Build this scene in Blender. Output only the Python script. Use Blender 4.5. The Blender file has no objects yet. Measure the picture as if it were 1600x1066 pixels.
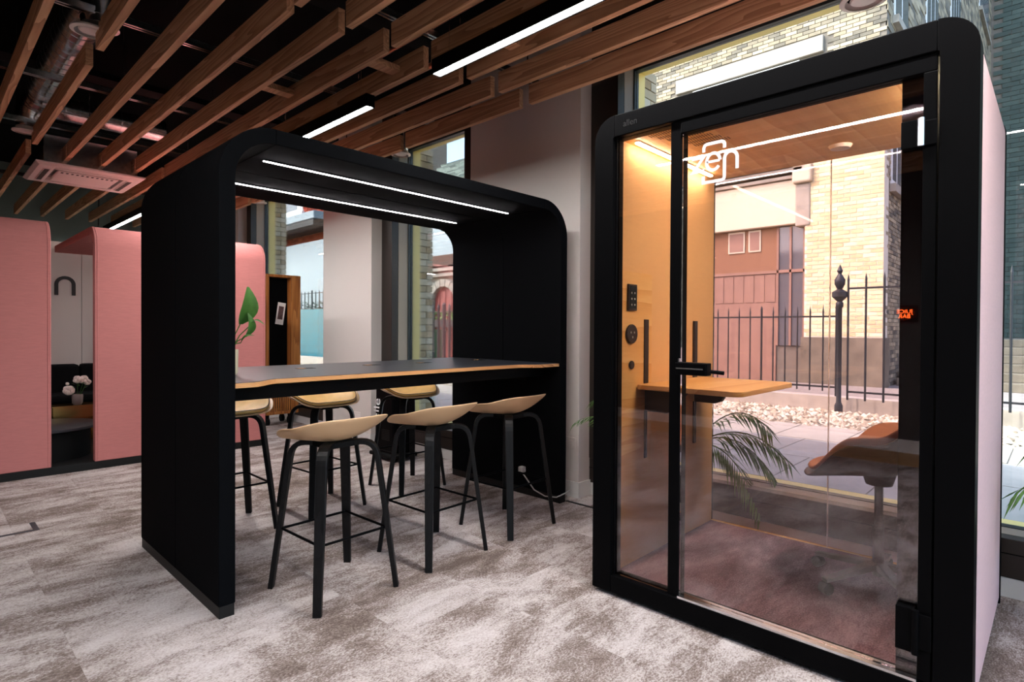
import bpy, math, random
from mathutils import Vector, Matrix, noise
random.seed(7)
S = bpy.context.scene
COL = S.collection
PI = math.pi

# ------------------------------------------------------------------ camera, world, sun, exposure
F_PX, YAW, PITCH, ROLL, SY = 899.352, 0.761991, -0.00976868, 0.00541116, -9.252
HC = 1.3
_f = Vector((math.cos(YAW)*math.cos(PITCH), math.sin(YAW)*math.cos(PITCH), math.sin(PITCH)))
_r0 = Vector((math.sin(YAW), -math.cos(YAW), 0)); _u0 = _r0.cross(_f)
_r = _r0*math.cos(ROLL) + _u0*math.sin(ROLL); _u = -_r0*math.sin(ROLL) + _u0*math.cos(ROLL)
cam = bpy.data.cameras.new('camera'); camo = bpy.data.objects.new('camera', cam); COL.objects.link(camo)
cam.sensor_width = 36; cam.lens = F_PX*36/1600; cam.shift_y = SY/1600
cam.clip_start = 0.05; cam.clip_end = 300
camo.matrix_world = Matrix(((_r.x, _u.x, -_f.x, 0), (_r.y, _u.y, -_f.y, 0), (_r.z, _u.z, -_f.z, HC), (0, 0, 0, 1)))
S.camera = camo

def in_view(p, m=60):
    d = Vector(p) - Vector((0, 0, HC)); z = d.dot(_f)
    if z < 0.2: return False
    x = 800 + F_PX*d.dot(_r)/z; y = 533 + SY - F_PX*d.dot(_u)/z
    return -m < x < 1600+m and -m < y < 1066+m

w = bpy.data.worlds.new('world'); S.world = w; w.use_nodes = True
nt = w.node_tree; nt.nodes.clear()
sky = nt.nodes.new('ShaderNodeTexSky'); sky.sky_type = 'NISHITA'; sky.sun_disc = False
sky.sun_elevation = math.radians(44); sky.sun_rotation = math.radians(-50); sky.air_density = 1.0; sky.dust_density = 2.5; sky.ozone_density = 1.0
bg = nt.nodes.new('ShaderNodeBackground'); bg.inputs['Strength'].default_value = 0.37
out = nt.nodes.new('ShaderNodeOutputWorld')
nt.links.new(sky.outputs[0], bg.inputs[0]); nt.links.new(bg.outputs[0], out.inputs[0])

sun = bpy.data.lights.new('sun', 'SUN'); sun.energy = 1.3; sun.angle = math.radians(1.0); sun.color = (1.0, 0.93, 0.80)
suno = bpy.data.objects.new('sun', sun); COL.objects.link(suno)
suno.rotation_euler = Vector((-0.40, 0.22, 0.88)).to_track_quat('Z', 'Y').to_euler()

S.view_settings.view_transform = 'Standard'; S.view_settings.look = 'None'
S.view_settings.gamma = 1.0; S.view_settings.use_curve_mapping = False
S.view_settings.exposure = 1.75
cy = S.cycles
cy.use_denoising = True; cy.max_bounces = 9; cy.diffuse_bounces = 5; cy.glossy_bounces = 5; cy.transmission_bounces = 6
cy.transparent_max_bounces = 24; cy.caustics_reflective = False; cy.caustics_refractive = False; cy.sample_clamp_indirect = 6.0

# ------------------------------------------------------------------ materials
def lin(c):
    if isinstance(c, str):
        c = c.lstrip('#'); c = [int(c[i:i+2], 16)/255 for i in (0, 2, 4)]
        c = [x/12.92 if x <= 0.04045 else ((x+0.055)/1.055)**2.4 for x in c]
    return (c[0], c[1], c[2], 1.0)

class NT:
    def __init__(s, name):
        s.m = bpy.data.materials.new(name); s.m.use_nodes = True
        s.t = s.m.node_tree; s.t.nodes.clear()
        s.out = s.n('ShaderNodeOutputMaterial')
    def n(s, typ, **kw):
        nd = s.t.nodes.new(typ)
        for k, v in kw.items():
            if k in nd.inputs: nd.inputs[k].default_value = v
            else: setattr(nd, k, v)
        return nd
    def l(s, a, b): s.t.links.new(a, b)
    def principled(s, color=None, rough=0.5, metal=0.0, spec=0.5):
        b = s.n('ShaderNodeBsdfPrincipled')
        if color is not None: b.inputs['Base Color'].default_value = lin(color)
        b.inputs['Roughness'].default_value = rough; b.inputs['Metallic'].default_value = metal
        b.inputs['Specular IOR Level'].default_value = spec
        s.l(b.outputs[0], s.out.inputs[0]); s.b = b; return b
    def coords(s, scale=(1, 1, 1), rnd=0.0, kind='Object'):
        tc = s.n('ShaderNodeTexCoord'); v = tc.outputs[kind]
        if rnd:
            oi = s.n('ShaderNodeObjectInfo'); mm = s.n('ShaderNodeMath', operation='MULTIPLY'); mm.inputs[1].default_value = rnd
            s.l(oi.outputs['Random'], mm.inputs[0]); ad = s.n('ShaderNodeVectorMath', operation='ADD')
            s.l(v, ad.inputs[0]); s.l(mm.outputs[0], ad.inputs[1]); v = ad.outputs[0]
        mp = s.n('ShaderNodeMapping'); mp.inputs['Scale'].default_value = scale; s.l(v, mp.inputs[0]); return mp.outputs[0]
    def noise(s, vec, scale, detail=4.0, rough=0.55, dist=0.0):
        nn = s.n('ShaderNodeTexNoise'); nn.inputs['Scale'].default_value = scale; nn.inputs['Detail'].default_value = detail
        nn.inputs['Roughness'].default_value = rough; nn.inputs['Distortion'].default_value = dist; s.l(vec, nn.inputs['Vector']); return nn.outputs['Fac']
    def ramp(s, fac, stops):
        r = s.n('ShaderNodeValToRGB'); el = r.color_ramp.elements
        while len(el) < len(stops): el.new(0.5)
        for e, (p, c) in zip(el, stops): e.position = p; e.color = lin(c)
        s.l(fac, r.inputs[0]); return r.outputs[0]
    def bump(s, h, strength=0.2, dist=0.01):
        b = s.n('ShaderNodeBump'); b.inputs['Strength'].default_value = strength; b.inputs['Distance'].default_value = dist
        s.l(h, b.inputs['Height']); s.l(b.outputs[0], s.b.inputs['Normal'])

def plain(name, color, rough=0.5, metal=0.0, spec=0.5, var=0.0, nscale=30, bump=0.0):
    t = NT(name); t.principled(color, rough, metal, spec)
    if var or bump:
        f = t.noise(t.coords(), nscale, 5)
        if var:
            c = lin(color); a = tuple(max(0, x*(1-var)) for x in c[:3]); b = tuple(min(1, x*(1+var)) for x in c[:3])
            t.l(t.ramp(f, [(0.3, a), (0.7, b)]), t.b.inputs['Base Color'])
        if bump: t.bump(f, bump, 0.004)
    return t.m

def fabric(name, color, scale=420, var=0.12, bump=0.25, rough=0.95, spec=0.15):
    t = NT(name); t.principled(color, rough, 0, spec)
    v = t.coords(); c = lin(color)
    wv = t.n('ShaderNodeTexWave', wave_type='BANDS', bands_direction='Z'); wv.inputs['Scale'].default_value = scale*0.35; wv.inputs['Distortion'].default_value = 1.5
    t.l(v, wv.inputs['Vector'])
    f1 = t.noise(v, scale, 3); f2 = t.noise(t.coords((1, 1, 7)), 14, 4)
    mx = t.n('ShaderNodeMath', operation='ADD'); t.l(f1, mx.inputs[0]); t.l(f2, mx.inputs[1])
    hf = t.n('ShaderNodeMath', operation='MULTIPLY'); hf.inputs[1].default_value = 0.5; t.l(mx.outputs[0], hf.inputs[0])
    t.l(t.ramp(hf.outputs[0], [(0.3, tuple(x*(1-var) for x in c[:3])), (0.7, tuple(min(1, x*(1+var)) for x in c[:3]))]), t.b.inputs['Base Color'])
    mx2 = t.n('ShaderNodeMath', operation='ADD'); t.l(wv.outputs['Fac'], mx2.inputs[0]); t.l(f1, mx2.inputs[1])
    t.bump(mx2.outputs[0], bump, 0.002)
    return t.m

def wood(name, light, mid, dark, along='Y', rough=0.6, rnd=37.0, ring=14.0, spec=0.3, fine=0.5):
    t = NT(name); t.principled(mid, rough, 0, spec)
    st = {'X': (0.07, 1, 1), 'Y': (1, 0.07, 1), 'Z': (1, 1, 0.07)}[along]
    v = t.coords(st, rnd)
    wob = t.noise(v, 5.0, 3, 0.5)
    vm = t.n('ShaderNodeVectorMath', operation='SCALE'); vm.inputs['Scale'].default_value = 1.0
    add = t.n('ShaderNodeVectorMath', operation='ADD'); t.l(v, add.inputs[0])
    cmb = t.n('ShaderNodeCombineXYZ'); 
    ml = t.n('ShaderNodeMath', operation='MULTIPLY'); ml.inputs[1].default_value = 0.32; t.l(wob, ml.inputs[0])
    for i in range(3): t.l(ml.outputs[0], cmb.inputs[i])
    t.l(cmb.outputs[0], add.inputs[1])
    wv = t.n('ShaderNodeTexWave', wave_type='RINGS', rings_direction=('Y' if along == 'Y' else 'X' if along == 'X' else 'Z'), wave_profile='SAW')
    wv.inputs['Scale'].default_value = ring; wv.inputs['Distortion'].default_value = 1.2; wv.inputs['Detail'].default_value = 2; wv.inputs['Detail Scale'].default_value = 1.5
    t.l(add.outputs[0], wv.inputs['Vector'])
    grain = t.noise(v, 90, 3, 0.6)
    a = t.n('ShaderNodeMath', operation='MULTIPLY_ADD'); t.l(grain, a.inputs[0]); a.inputs[1].default_value = fine; t.l(wv.outputs['Fac'], a.inputs[2])
    sc = t.n('ShaderNodeMath', operation='MULTIPLY'); sc.inputs[1].default_value = 1/(1+fine); t.l(a.outputs[0], sc.inputs[0])
    t.l(t.ramp(sc.outputs[0], [(0.15, light), (0.5, mid), (0.9, dark)]), t.b.inputs['Base Color'])
    t.bump(sc.outputs[0], 0.12, 0.002)
    return t.m

def emit(name, color, strength):
    t = NT(name); e = t.n('ShaderNodeEmission'); e.inputs[0].default_value = lin(color); e.inputs[1].default_value = strength
    t.l(e.outputs[0], t.out.inputs[0]); return t.m

def glass(name, tint, gain=1.0, base=0.0, rough=0.0):
    t = NT(name); tr = t.n('ShaderNodeBsdfTransparent'); tr.inputs[0].default_value = lin(tint)
    gl = t.n('ShaderNodeBsdfGlossy'); gl.inputs['Roughness'].default_value = rough
    fr = t.n('ShaderNodeFresnel'); fr.inputs[0].default_value = 1.5
    ma = t.n('ShaderNodeMath', operation='MULTIPLY_ADD', use_clamp=True); ma.inputs[1].default_value = gain; ma.inputs[2].default_value = base
    t.l(fr.outputs[0], ma.inputs[0])
    mx = t.n('ShaderNodeMixShader'); t.l(ma.outputs[0], mx.inputs[0]); t.l(tr.outputs[0], mx.inputs[1]); t.l(gl.outputs[0], mx.inputs[2])
    t.l(mx.outputs[0], t.out.inputs[0]); return t.m

def carpet_mat(name='carpet', stops=None):
    t = NT(name); t.principled('#a09590', 0.98, 0, 0.1)
    gp = t.n('ShaderNodeNewGeometry'); oi = t.n('ShaderNodeObjectInfo'); rm = t.n('ShaderNodeMath', operation='MULTIPLY'); rm.inputs[1].default_value = 0.22
    t.l(oi.outputs['Random'], rm.inputs[0]); av = t.n('ShaderNodeVectorMath', operation='ADD'); t.l(gp.outputs['Position'], av.inputs[0]); t.l(rm.outputs[0], av.inputs[1])
    mp = t.n('ShaderNodeMapping'); mp.inputs['Scale'].default_value = (0.45, 1.0, 1.0); t.l(av.outputs[0], mp.inputs[0]); v = mp.outputs[0]
    big = t.noise(v, 3.4, 9, 0.72, 0.3)
    fine = t.noise(t.coords((0.6, 1, 1), 13.0), 150, 3, 0.75)
    ad = t.n('ShaderNodeMath', operation='MULTIPLY_ADD'); t.l(fine, ad.inputs[0]); ad.inputs[1].default_value = 0.62; t.l(big, ad.inputs[2])
    sb = t.n('ShaderNodeMath', operation='SUBTRACT'); t.l(ad.outputs[0], sb.inputs[0]); sb.inputs[1].default_value = 0.31
    t.l(t.ramp(sb.outputs[0], stops or [(0.33, '#65574f'), (0.445, '#887a74'), (0.53, '#b3a8a4'), (0.66, '#cbc3c1')]), t.b.inputs['Base Color'])
    t.bump(fine, 0.5, 0.004)
    return t.m

def brick_mat(name, stops, attr=True):
    t = NT(name); t.principled('#998877', 0.9, 0, 0.2)
    if attr: a = t.n('ShaderNodeAttribute'); a.attribute_name = 'tint'; f = a.outputs['Fac']
    else: oi = t.n('ShaderNodeObjectInfo'); f = oi.outputs['Random']
    nn = t.noise(t.coords(kind='Object'), 9, 5, 0.6)
    ad = t.n('ShaderNodeMath', operation='MULTIPLY_ADD'); t.l(nn, ad.inputs[0]); ad.inputs[1].default_value = 0.4; t.l(f, ad.inputs[2])
    sb = t.n('ShaderNodeMath', operation='MULTIPLY'); t.l(ad.outputs[0], sb.inputs[0]); sb.inputs[1].default_value = 0.72
    t.l(t.ramp(sb.outputs[0], stops), t.b.inputs['Base Color']); t.bump(nn, 0.3, 0.01)
    return t.m

M = {}
M['carpet'] = carpet_mat()
M['carpet_mauve'] = carpet_mat('mauve carpet', [(0.30, '#5a4350'), (0.44, '#745a69'), (0.54, '#8f7484'), (0.72, '#a58b9a')])
M['felt_black'] = fabric('black felt', (0.0024, 0.0027, 0.0034), 500, 0.2, 0.2, 0.95, 0.05)
M['black'] = plain('black coated metal', (0.0026, 0.0026, 0.0030), 0.45, 0, 0.03)
M['black_matt'] = plain('black matt', (0.003, 0.003, 0.003), 0.75, 0, 0.15)
M['plinth'] = plain('dark plinth', (0.007, 0.0065, 0.006), 0.55, 0, 0.25)
M['leg_black'] = wood('black stained ash', (0.007, 0.0066, 0.007), (0.0045, 0.0043, 0.0045), (0.003, 0.003, 0.003), 'Z', 0.42, 11.0, 20, 0.18)
M['pink'] = fabric('pink wool', (0.53, 0.195, 0.182), 300, 0.10, 0.2)
M['pink_pale'] = fabric('pale pink wool', (0.80, 0.54, 0.53), 300, 0.05, 0.15)
M['slat'] = wood('douglas fir', (0.66, 0.40, 0.235), (0.54, 0.30, 0.16), (0.34, 0.17, 0.085), 'Y', 0.6, 41.0, 9.0)
M['oak'] = wood('oak veneer', '#efc98a', '#e6b873', '#d5a25d', 'X', 0.45, 3.0, 3.0, 0.4, 0.8)
M['oak_v'] = wood('oak board', '#b4763f', '#a2652f', '#834c22', 'Z', 0.5, 9.0, 6.0)
M['wood_wall'] = fabric('golden felt board', '#e6bf8c', 160, 0.05, 0.1, 0.8)
M['ply'] = wood('birch ply edge', '#dcae7a', '#c58d58', '#9a653a', 'X', 0.55, 0, 60.0)
M['tabletop'] = plain('graphite linoleum', (0.020, 0.021, 0.026), 0.34, 0, 0.55)
M['shell'] = plain('sand plastic shell', '#d6b087', 0.42, 0, 0.4)
M['leather'] = plain('tan leather', '#dcb06c', 0.5, 0, 0.4, 0.10, 14, 0.1)
M['white'] = plain('white paint', '#d9d8d6', 0.55)
M['column'] = plain('stone grey paint', '#d3ccc7', 0.7, 0, 0.3)
M['wall_green'] = plain('sage grey paint', '#6f7c78', 0.8, 0, 0.2)
M['wall_off'] = plain('off white paint', '#c8c2bc', 0.8, 0, 0.2)
M['wall_dark'] = plain('charcoal wall paint', '#4b4745', 0.8, 0, 0.2)
M['ceil'] = plain('black soffit', (0.0022, 0.0022, 0.0024), 0.9, 0, 0.1)
M['dark_frame'] = plain('bronze window frame', (0.020, 0.014, 0.011), 0.4)
M['tan_frame'] = plain('taupe reveal', '#a89f90', 0.45)
M['gasket'] = plain('dark gasket', (0.012, 0.018, 0.020), 0.4)
M['yellow'] = plain('yellow reveal', (0.95, 0.74, 0.24), 0.5)
M['steel'] = plain('galvanised steel', (0.62, 0.63, 0.64), 0.2, 1.0, 0.5, 0.25, 25)
M['copper'] = plain('copper', (0.62, 0.26, 0.15), 0.3, 1.0)
M['chrome'] = plain('brushed aluminium', (0.75, 0.76, 0.78), 0.25, 1.0)
M['white_plastic'] = plain('white plastic', '#e2dad6', 0.4)
M['vent_dark'] = plain('vent shadow', (0.05, 0.045, 0.043), 0.7)
M['led'] = emit('led diffuser', (1.0, 0.965, 0.95), 43.0)
M['led_thin'] = emit('led line', (1.0, 0.93, 0.95), 26.0)
M['led_warm'] = emit('warm led', (1.0, 0.84, 0.56), 17.0)
M['led_warm_fill'] = emit('warm led', (1.0, 0.84, 0.56), 150.0)  # for the added, unseen booth strip; far stronger than the visible one
M['neon'] = emit('orange neon', (1.0, 0.13, 0.02), 5.0)
M['glass_win'] = glass('window glass', (0.95, 0.975, 0.975), 0.7)
M['glass_booth'] = glass('rose tinted glass', (0.955, 0.865, 0.885), 1.0, 0.04)
M['glass_back'] = glass('booth back glass', (0.96, 0.90, 0.88), 0.6, 0.0)
M['frit'] = plain('black glass border', (0.004, 0.003, 0.0035), 0.05, 0, 0.25)
M['decal'] = plain('white vinyl', '#f2eef2', 0.5)
M['emboss'] = plain('dark raised lettering', (0.014, 0.014, 0.015), 0.35)
M['walnut'] = wood('dark veneer shell', '#4a3129', '#3b2520', '#291814', 'Y', 0.4, 2, 18)
M['felt_tan'] = fabric('tan felt upholstery', '#a87862', 500, 0.12, 0.3)
M['screen'] = plain('dark screen', (0.010, 0.012, 0.013), 0.12)
M['screen_icon'] = plain('pale screen icon', '#9fa7a2', 0.5)
M['dark_plastic'] = plain('brown black plastic', (0.018, 0.012, 0.011), 0.5)
M['leaf'] = plain('green leaf', (0.055, 0.16, 0.025), 0.45, 0, 0.4, 0.35, 12)
M['leaf_palm'] = plain('palm leaf', (0.075, 0.19, 0.03), 0.5, 0, 0.4, 0.35, 12)
M['leaf_dark'] = plain('dark foliage', (0.022, 0.075, 0.020), 0.5, 0, 0.3, 0.4, 9)
M['cream'] = plain('cream ceramic', '#d9cbab', 0.35)
M['petal'] = plain('blush petals', '#efdcd2', 0.7)
M['vase_pink'] = plain('grey pink glass', '#8f7f7a', 0.15)
M['gold'] = plain('brass', (0.60, 0.37, 0.13), 0.22, 1.0)
M['sofa'] = fabric('black upholstery', (0.004, 0.004, 0.0045), 400, 0.2, 0.3)
M['letter'] = plain('black letter', (0.006, 0.006, 0.006), 0.6)
M['text_white'] = plain('white lettering', '#e6e6e6', 0.6)
M['paper'] = plain('white paper', '#e8e4e2', 0.7)
M['photo'] = plain('printed picture', '#5a4444', 0.6, 0, 0.3, 0.6, 60)
M['tape'] = plain('dark floor tape', (0.035, 0.035, 0.042), 0.6)
M['cable'] = plain('black cable', (0.006, 0.006, 0.006), 0.5)
M['cable_white'] = plain('grey cable', '#a9a6a3', 0.5)
M['pot_dark'] = plain('dark planter', (0.012, 0.012, 0.012), 0.6)
M['stem_brown'] = plain('brown stem', (0.12, 0.085, 0.04), 0.7)
M['oakfloor'] = wood('oak floor', '#c49a6c', '#b28657', '#946a41', 'Y', 0.5, 0, 8)
# exterior
M['paving'] = plain('paving slab', '#b9b2a4', 0.85, 0, 0.2, 0.12, 4)
M['road'] = plain('asphalt', '#86807b', 0.9, 0, 0.2, 0.15, 8)
M['kerb'] = plain('concrete kerb', '#b3aca2', 0.85, 0, 0.2, 0.1, 6)
M['gravel'] = brick_mat('pale gravel', [(0.2, '#8d8270'), (0.5, '#c2b69f'), (0.85, '#ded5c2')])
M['iron'] = plain('black iron railings', (0.012, 0.014, 0.018), 0.5)
M['mortar'] = plain('mortar', '#a89f90', 0.95, 0, 0.1, 0.1, 10)
M['mortar_dark'] = plain('old mortar', '#6d675f', 0.95, 0, 0.1, 0.1, 10)
YB = [(0.05, '#43423f'), (0.3, '#706a5e'), (0.6, '#8d826d'), (0.9, '#a89c84')]
M['brick_stock'] = brick_mat('london stock brick', YB)
M['brick_one'] = brick_mat('pale stock brick', [(0.05, '#bda880'), (0.5, '#d2c098'), (0.95, '#e4d6b2')], False)
M['brick_pale'] = brick_mat('pale pier brick', [(0.05, '#bda880'), (0.5, '#d2c098'), (0.95, '#e4d6b2')])
M['brick_red'] = brick_mat('red brick', [(0.05, '#5c2018'), (0.4, '#8c3524'), (0.75, '#a64b36'), (0.95, '#b9705a')])
M['brick_reveal'] = brick_mat('buff reveal brick', [(0.05, '#a58c66'), (0.4, '#c4b291'), (0.95, '#e2d8c0')])
M['brick_glass_tone'] = brick_mat('brick toned by window glass', [(0.05, '#39433f'), (0.4, '#4f5a53'), (0.9, '#667066')])  # green tint of the window glass put into the brick colour
M['mortar_pale'] = plain('pale mortar', '#cfc8b8', 0.95)
M['stone'] = plain('weathered stone', '#969085', 0.85, 0, 0.2, 0.15, 5)
M['stone_base'] = plain('dark stone plinth', '#6d6558', 0.9, 0, 0.2, 0.25, 3)
M['fascia'] = plain('cream fascia', '#bdb09a', 0.6)
M['brown_timber'] = plain('brown shopfront timber', '#86685b', 0.6, 0, 0.3, 0.1, 5)
M['brown_brick'] = brick_mat('brown brick', [(0.05, '#7a5a46'), (0.5, '#94705a'), (0.95, '#a98670')])
M['ext_glass'] = plain('dull street window', (0.10, 0.10, 0.11), 0.08, 0, 0.6)
M['sash'] = plain('white sash', '#dfe2e0', 0.5)
M['slate'] = brick_mat('grey roof slates', [(0.05, '#4c5450'), (0.5, '#6f7a73'), (0.95, '#8e988f')])
M['grey_panel'] = plain('pale grey panel', '#9ba7ac', 0.5)
M['grey_panel2'] = plain('mid grey panel', '#83898a', 0.5)
M['teal'] = plain('teal frosted screen', '#1f6f80', 0.25, 0, 0.5, 0.1, 2)
M['canopy'] = plain('grey metal canopy', '#8e9aa0', 0.5)
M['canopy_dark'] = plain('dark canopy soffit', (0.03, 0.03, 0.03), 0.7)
M['red_door'] = plain('red timber door', '#7c2e28', 0.5)
M['green_bin'] = plain('green wheelie bin', '#1d5c3b', 0.5)
M['beam_brown'] = plain('brown timber beam', '#5a3a2e', 0.7)
M['poster'] = plain('tan notice board', '#b98a5c', 0.6)

# ------------------------------------------------------------------ mesh helpers
class MB:
    def __init__(s): s.v = []; s.f = []; s.tint = []
    def face(s, *idx): s.f.append(tuple(idx))
    def box(s, x0, x1, y0, y1, z0, z1, tint=None):
        b = len(s.v)
        s.v += [(x0, y0, z0), (x1, y0, z0), (x1, y1, z0), (x0, y1, z0), (x0, y0, z1), (x1, y0, z1), (x1, y1, z1), (x0, y1, z1)]
        s.f += [(b, b+3, b+2, b+1), (b+4, b+5, b+6, b+7), (b, b+1, b+5, b+4), (b+1, b+2, b+6, b+5), (b+2, b+3, b+7, b+6), (b+3, b, b+4, b+7)]
        if tint is not None: s.tint += [tint]*6
        return s
    def ring(s, pts): b = len(s.v); s.v += [tuple(p) for p in pts]; return list(range(b, b+len(pts)))
    def bridge(s, a, b, closed=True):
        n = len(a)
        for i in range(n if closed else n-1): s.f.append((a[i], a[(i+1) % n], b[(i+1) % n], b[i]))
    def cap(s, a, flip=False): s.f.append(tuple(reversed(a)) if flip else tuple(a))
    def cyl(s, p0, p1, r0, r1=None, n=16, caps=True):
        r1 = r0 if r1 is None else r1
        p0 = Vector(p0); p1 = Vector(p1); d = (p1-p0).normalized()
        a = d.orthogonal().normalized(); b = d.cross(a)
        A = s.ring([p0 + (a*math.cos(2*PI*i/n) + b*math.sin(2*PI*i/n))*r0 for i in range(n)])
        B = s.ring([p1 + (a*math.cos(2*PI*i/n) + b*math.sin(2*PI*i/n))*r1 for i in range(n)])
        s.bridge(A, B)
        if caps: s.cap(A, True); s.cap(B)
        return s
    def lathe(s, prof, c=(0, 0, 0), n=24, caps=True):
        R = [s.ring([(c[0]+r*math.cos(2*PI*i/n), c[1]+r*math.sin(2*PI*i/n), c[2]+z) for i in range(n)]) for r, z in prof]
        for a, b in zip(R, R[1:]): s.bridge(a, b)
        if caps: s.cap(R[0], True); s.cap(R[-1])
        return s
    def tube(s, path, r, n=8, caps=True):
        path = [Vector(p) for p in path]; R = []
        rr = r if hasattr(r, '__len__') else [r]*len(path)
        up = None
        for i, p in enumerate(path):
            d = (path[min(i+1, len(path)-1)] - path[max(i-1, 0)]).normalized()
            if up is None: a = d.orthogonal().normalized()
            else:
                a = up - d*up.dot(d); a.normalize()
            up = a; b = d.cross(a)
            R.append(s.ring([p + (a*math.cos(2*PI*k/n) + b*math.sin(2*PI*k/n))*rr[i] for k in range(n)]))
        for a, b in zip(R, R[1:]): s.bridge(a, b)
        if caps: s.cap(R[0], True); s.cap(R[-1])
        return s
    def sweep_rect(s, path, wvec, ws, ts):
        # rectangular section: width along wvec, thickness perpendicular in the bend plane
        path = [Vector(p) for p in path]; wv = Vector(wvec).normalized(); R = []
        for i, p in enumerate(path):
            d = (path[min(i+1, len(path)-1)] - path[max(i-1, 0)]).normalized()
            nrm = wv.cross(d).normalized(); w_ = ws[i]/2; t_ = ts[i]/2
            R.append(s.ring([p + wv*w_ + nrm*t_, p - wv*w_ + nrm*t_, p - wv*w_ - nrm*t_, p + wv*w_ - nrm*t_]))
        for a, b in zip(R, R[1:]): s.bridge(a, b)
        s.cap(R[0], True); s.cap(R[-1]); return s
    def strip(s, outer, inner, fn):
        # outer/inner: lists of 2D points; fn(p,k) -> 3D for k in (0,1)
        A = [s.ring([fn(o, 0), fn(i, 0), fn(i, 1), fn(o, 1)]) for o, i in zip(outer, inner)]
        for a, b in zip(A, A[1:]): s.bridge(a, b)
        s.cap(A[0], True); s.cap(A[-1]); return s
    def prism(s, poly, fn):
        A = s.ring([fn(p, 0) for p in poly]); B = s.ring([fn(p, 1) for p in poly]); s.bridge(A, B); s.cap(A, True); s.cap(B); return s
    def ball(s, c, r, n=8, m=6, sc=(1, 1, 1)):
        R = []
        for j in range(1, m):
            t = PI*j/m
            R.append(s.ring([(c[0]+r*sc[0]*math.sin(t)*math.cos(2*PI*i/n), c[1]+r*sc[1]*math.sin(t)*math.sin(2*PI*i/n), c[2]-r*sc[2]*math.cos(t)) for i in range(n)]))
        for a, b in zip(R, R[1:]): s.bridge(a, b)
        s.cap(R[0], True); s.cap(R[-1]); return s
    def mesh(s, name):
        me = bpy.data.meshes.new(name); me.from_pydata([tuple(p) for p in s.v], [], s.f); me.update()
        if s.tint:
            at = me.attributes.new('tint', 'FLOAT', 'FACE'); at.data.foreach_set('value', s.tint[:len(me.polygons)])
        return me
    def build(s, name, m, parent=None, bevel=0.0, smooth=False, segs=2, fix=True):
        me = s.mesh(name)
        if fix:
            import bmesh
            bm = bmesh.new(); bm.from_mesh(me); bmesh.ops.recalc_face_normals(bm, faces=bm.faces); bm.to_mesh(me); bm.free()
        return link(name, me, m, parent, bevel, smooth, segs)

def link(name, me, m, parent=None, bevel=0.0, smooth=False, segs=2):
    o = bpy.data.objects.new(name, me); COL.objects.link(o)
    if m is not None and not me.materials: me.materials.append(M[m] if isinstance(m, str) else m)
    if parent is not None: o.parent = parent
    if bevel:
        b = o.modifiers.new('bevel', 'BEVEL'); b.width = bevel; b.segments = segs; b.limit_method = 'ANGLE'; b.angle_limit = math.radians(40)
    if smooth:
        for p in me.polygons: p.use_smooth = True
        if smooth != 'all':
            try: me.set_sharp_from_angle(angle=math.radians(38))
            except Exception: pass
    return o
def box(name, x0, x1, y0, y1, z0, z1, m, parent=None, bevel=0.0):
    return MB().box(x0, x1, y0, y1, z0, z1).build(name, m, parent, bevel)
def tag(o, label=None, cat=None, group=None, kind=None):
    if label: o['label'] = label
    if cat: o['category'] = cat
    if group: o['group'] = group
    if kind: o['kind'] = kind
    return o
def thing(name, label, cat, loc=(0, 0, 0), rz=0, group=None, kind=None):
    o = bpy.data.objects.new(name, None); COL.objects.link(o); o.location = loc; o.rotation_euler = (0, 0, rz)
    o.empty_display_size = 0.1
    return tag(o, label, cat, group, kind)
def struct(o, label=None): o['kind'] = 'structure'; 
def structure(name, label=None, cat=None):
    o = bpy.data.objects.new(name, None); COL.objects.link(o); o['kind'] = 'structure'
    if label: o['label'] = label
    if cat: o['category'] = cat
    return o
def copy_tree(o, parent=None):
    c = o.copy(); COL.objects.link(c); c.parent = parent
    for ch in list(o.children): copy_tree(ch, c)
    return c
def stroke2d(path, wd, closed=False):
    P = [Vector((p[0], p[1])) for p in path]; A = []; B = []; n = len(P)
    for i, p in enumerate(P):
        d0 = (P[i]-P[i-1]).normalized() if i > 0 else None
        d1 = (P[i+1]-P[i]).normalized() if i < n-1 else None
        if d0 is None: nv = Vector((-d1.y, d1.x)); k = 1
        elif d1 is None: nv = Vector((-d0.y, d0.x)); k = 1
        else:
            n0 = Vector((-d0.y, d0.x)); n1 = Vector((-d1.y, d1.x)); nv = (n0+n1)
            if nv.length < 1e-6: nv = n0
            nv.normalize(); k = min(2.2, 1/max(0.3, nv.dot(n0)))
        A.append(p + nv*wd/2*k); B.append(p - nv*wd/2*k)
    return A, B
def arc(cx, cz, r, a0, a1, n=12):
    return [(cx + r*math.cos(math.radians(a0+(a1-a0)*i/n)), cz + r*math.sin(math.radians(a0+(a1-a0)*i/n))) for i in range(n+1)]
def text(name, s, size, m, parent, mat4, depth=0.001, align='CENTER', sx=1.0):
    c = bpy.data.curves.new(name, 'FONT'); c.body = s; c.size = size; c.extrude = depth; c.align_x = align; c.align_y = 'CENTER'
    t = bpy.data.objects.new(name, c)
    COL.objects.link(t); bpy.context.view_layer.update()
    me = bpy.data.meshes.new_from_object(t); bpy.data.objects.remove(t)
    me.materials.clear(); o = link(name, me, m, parent); o.matrix_local = mat4 @ Matrix.Diagonal((sx, 1, 1, 1)); return o
def basis(loc, right, up):
    r = Vector(right); u = Vector(up); n = r.cross(u); 
    return Matrix(((r.x, u.x, n.x, loc[0]), (r.y, u.y, n.y, loc[1]), (r.z, u.z, n.z, loc[2]), (0, 0, 0, 1)))

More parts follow.
